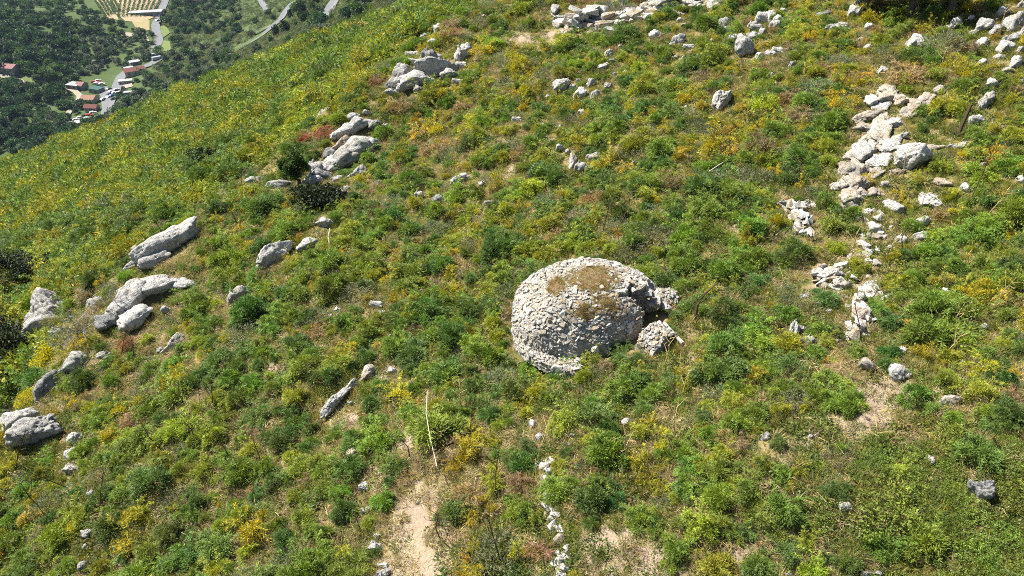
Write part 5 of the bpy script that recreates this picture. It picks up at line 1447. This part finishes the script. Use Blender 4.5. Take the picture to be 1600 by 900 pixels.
OPEN = [[(150, -12), (262, -14), (246, 14), (240, 32), (234, 50), (214, 50), (184, 36), (164, 32), (150, 8)], [(184, 48), (218, 56), (202, 62)], [(244, 42), (258, 38), (268, 52), (268, 84), (252, 84), (248, 64)], [(28, 116), (50, 118), (56, 136), (34, 132)],
        [(142, 124), (210, 104), (212, 138), (186, 140), (178, 180), (150, 182), (134, 162), (110, 142), (110, 130)], [(4, 102), (28, 102), (28, 120), (4, 120)], [(110, 180), (150, 172), (154, 184), (104, 206)], [(214, 14), (246, 10), (242, 30), (214, 34)]]
ROADS = [[(264, -14), (256, 8), (249, 28), (243, 40), (245, 52), (249, 64), (242, 78)], [(254, 92), (236, 102), (218, 108), (200, 112), (190, 120), (184, 134), (180, 146), (172, 160), (166, 182)], [(402, -6), (410, 6), (418, 20)], [(462, 4), (448, 18), (440, 32), (424, 42), (404, 52)],
         [(436, 36), (414, 54), (392, 66), (370, 76)], [(532, -6), (521, 8), (514, 22), (511, 34)], [(-6, 120), (14, 122), (32, 128), (50, 137)], [(104, 139), (118, 144), (126, 152), (118, 164), (106, 180)]]
def inside(poly, x, y):
    c = np.zeros(len(x), bool); n = len(poly)
    for i in range(n):
        (x1, y1), (x2, y2) = poly[i], poly[i - 1]
        with np.errstate(divide='ignore', invalid='ignore'):
            c ^= ((y1 > y) != (y2 > y)) & (x < (x2 - x1) * (y - y1) / (y2 - y1 + 1e-9) + x1)
    return c
def seg_d(path, x, y):
    d = np.full(len(x), 1e9)
    for (x1, y1), (x2, y2) in zip(path, path[1:]):
        t = np.clip(((x - x1) * (x2 - x1) + (y - y1) * (y2 - y1)) / ((x2 - x1) ** 2 + (y2 - y1) ** 2), 0, 1)
        d = np.minimum(d, np.hypot(x - x1 - t * (x2 - x1), y - y1 - t * (y2 - y1)))
    return d
N = 36000
px = rng.uniform(-800, 620, N); py = rng.uniform(-110, 330, N)
P, Z, hit = cast(px, py, valley_z, 4000, 400, 200)
ok = hit & (Z < 1800) & (rng.uniform(size=N) < np.minimum(1, (Z / 950) ** 1.6) * 0.62)
for pl in OPEN: ok &= ~inside(pl, px, py)
for rd in ROADS: ok &= seg_d(rd, px, py) > 6
vn = n2(P[:, 0], P[:, 1], 70, 3, 71)
slope = (px > 255) & (py < 90)
ok &= ~(slope & (vn < -0.25) & (rng.uniform(size=N) < 0.8)) & ~((px > 380) & (vn < 0.1) & (rng.uniform(size=N) < 0.75))
P, Z, px, py, vn = P[ok], Z[ok], px[ok], py[ok], vn[ok]
rad = rng.uniform(1.8, 5.2, len(P)) * np.where(px < 110, 1.15, 0.9)
tv = np.array([(0.034, 0.080, 0.034), (0.06, 0.118, 0.042), (0.13, 0.155, 0.105), (0.09, 0.15, 0.045)])
w_ = np.where(((px > 110) & (py > 55))[:, None], np.array([[0.2, 0.3, 0.6, 0.15]]), np.array([[0.5, 0.35, 0.06, 0.2]]))
ti = np.array([rng.choice(4, p=q / q.sum()) for q in w_])
tint = tv[ti] * rng.uniform(0.55, 1.15, (len(P), 1)) * np.array([0.9, 0.95, 1.1])
inv = (px > 100) & (px < 330) & (py > 55) & (py < 190)
sel = [i for i in np.argsort(-rad / Z) if inv[i]][:90]
ms = np.ones(len(P), bool); ms[sel] = False
LANDMARKS += [('the long white barn', 229, 24), ('the pink house at the wood edge', 16, 112), ('the russet hill-edge tree', 290, 72)]
for i in sel:
    root = obj('valley_tree', None, None, tuple(P[i]), (0, 0, rng.uniform(0, 6.28)), (rad[i], rad[i], rad[i] * rng.uniform(0.85, 1.15)))
    o = obj('crown', VT_O[i % 5], root); o.color = (*tint[i], 1); obj('trunk', VTRUNK, root)
    thing(root, ('dark green', 'mid green', 'silvery green', 'bright green')[ti[i]] + ' rounded valley tree', 'tree', px[i], py[i], 'trees about the valley village')
scatter('valley_woods', VT_I, P[ms], np.stack([0 * rad[ms], 0 * rad[ms], rng.uniform(0, 6.28, ms.sum())], 1), np.stack([rad[ms], rad[ms], rad[ms] * rng.uniform(0.85, 1.2, ms.sum())], 1), rng.integers(0, 5, ms.sum()), tint[ms])
print('valley trees', len(P))
N = 18000
qx = rng.uniform(240, 720, N); qy = rng.uniform(-60, 130, N)
Pq, Zq, hq = cast(qx, qy, valley_z, 4000, 400, 200)
ok = hq & (Zq < 1500)
for rd in ROADS: ok &= seg_d(rd, qx, qy) > 4
for pl in OPEN: ok &= ~inside(pl, qx, qy)
Pq = Pq[ok]; rq = rng.uniform(0.7, 2.3, len(Pq)) * (0.75 + 0.5 * (n2(Pq[:, 0], Pq[:, 1], 25, 2, 81) > 0))
tq = np.array([(0.10, 0.14, 0.05), (0.065, 0.10, 0.04), (0.15, 0.165, 0.06), (0.12, 0.135, 0.075)])[rng.integers(0, 4, len(Pq))] * rng.uniform(0.7, 1.3, (len(Pq), 1))
scatter('valley_slope_undergrowth', FARF_I, Pq, np.stack([0 * rq, 0 * rq, rng.uniform(0, 6.28, len(Pq))], 1), np.stack([rq, rq, rq * 0.8], 1), rng.integers(0, len(FARF_I), len(Pq)), tq)
for i, (x, y, s, lab) in enumerate([(473, 30, 4.0, 'dark conical tree below the hairpin road'), (446, 52, 3.2, 'dark upright tree between two hairpin roads'), (432, 58, 3.0, 'small dark tree beside the lowest hairpin road'), (495, 8, 3.4, 'dark tree beside the topmost hairpin road'), (455, 30, 2.6, 'small dark tree inside the hairpin bend')]):
    P, Z, _ = vcast([x], [y]); root = obj('valley_tree', None, None, tuple(P[0]), (0, 0, i), (s, s, s * 1.7))
    o = obj('crown', VT_O[i], root); o.color = (0.02, 0.035, 0.016, 1); obj('trunk', VTRUNK, root)
    thing(root, None, 'tree', x, y, 'trees about the valley village', lab)
label_all()

# ------------------------------------------------------------------ the air between here and the valley
bm = MB(); bm.box((0, 0, -50), (5400, 5400, 560))
hz, hnt, hout = new_mat('pale_haze')
pv = nd(hnt, 'ShaderNodeVolumePrincipled'); pv.inputs['Color'].default_value = (0.55, 0.75, 1.0, 1); pv.inputs['Density'].default_value = 0.00005
pv.inputs['Anisotropy'].default_value = 0.2
lk(hnt, pv.outputs[0], hout.inputs['Volume'])
tag(obj('haze', bm.mesh('haze', hz)), None, None, None, 'stuff')
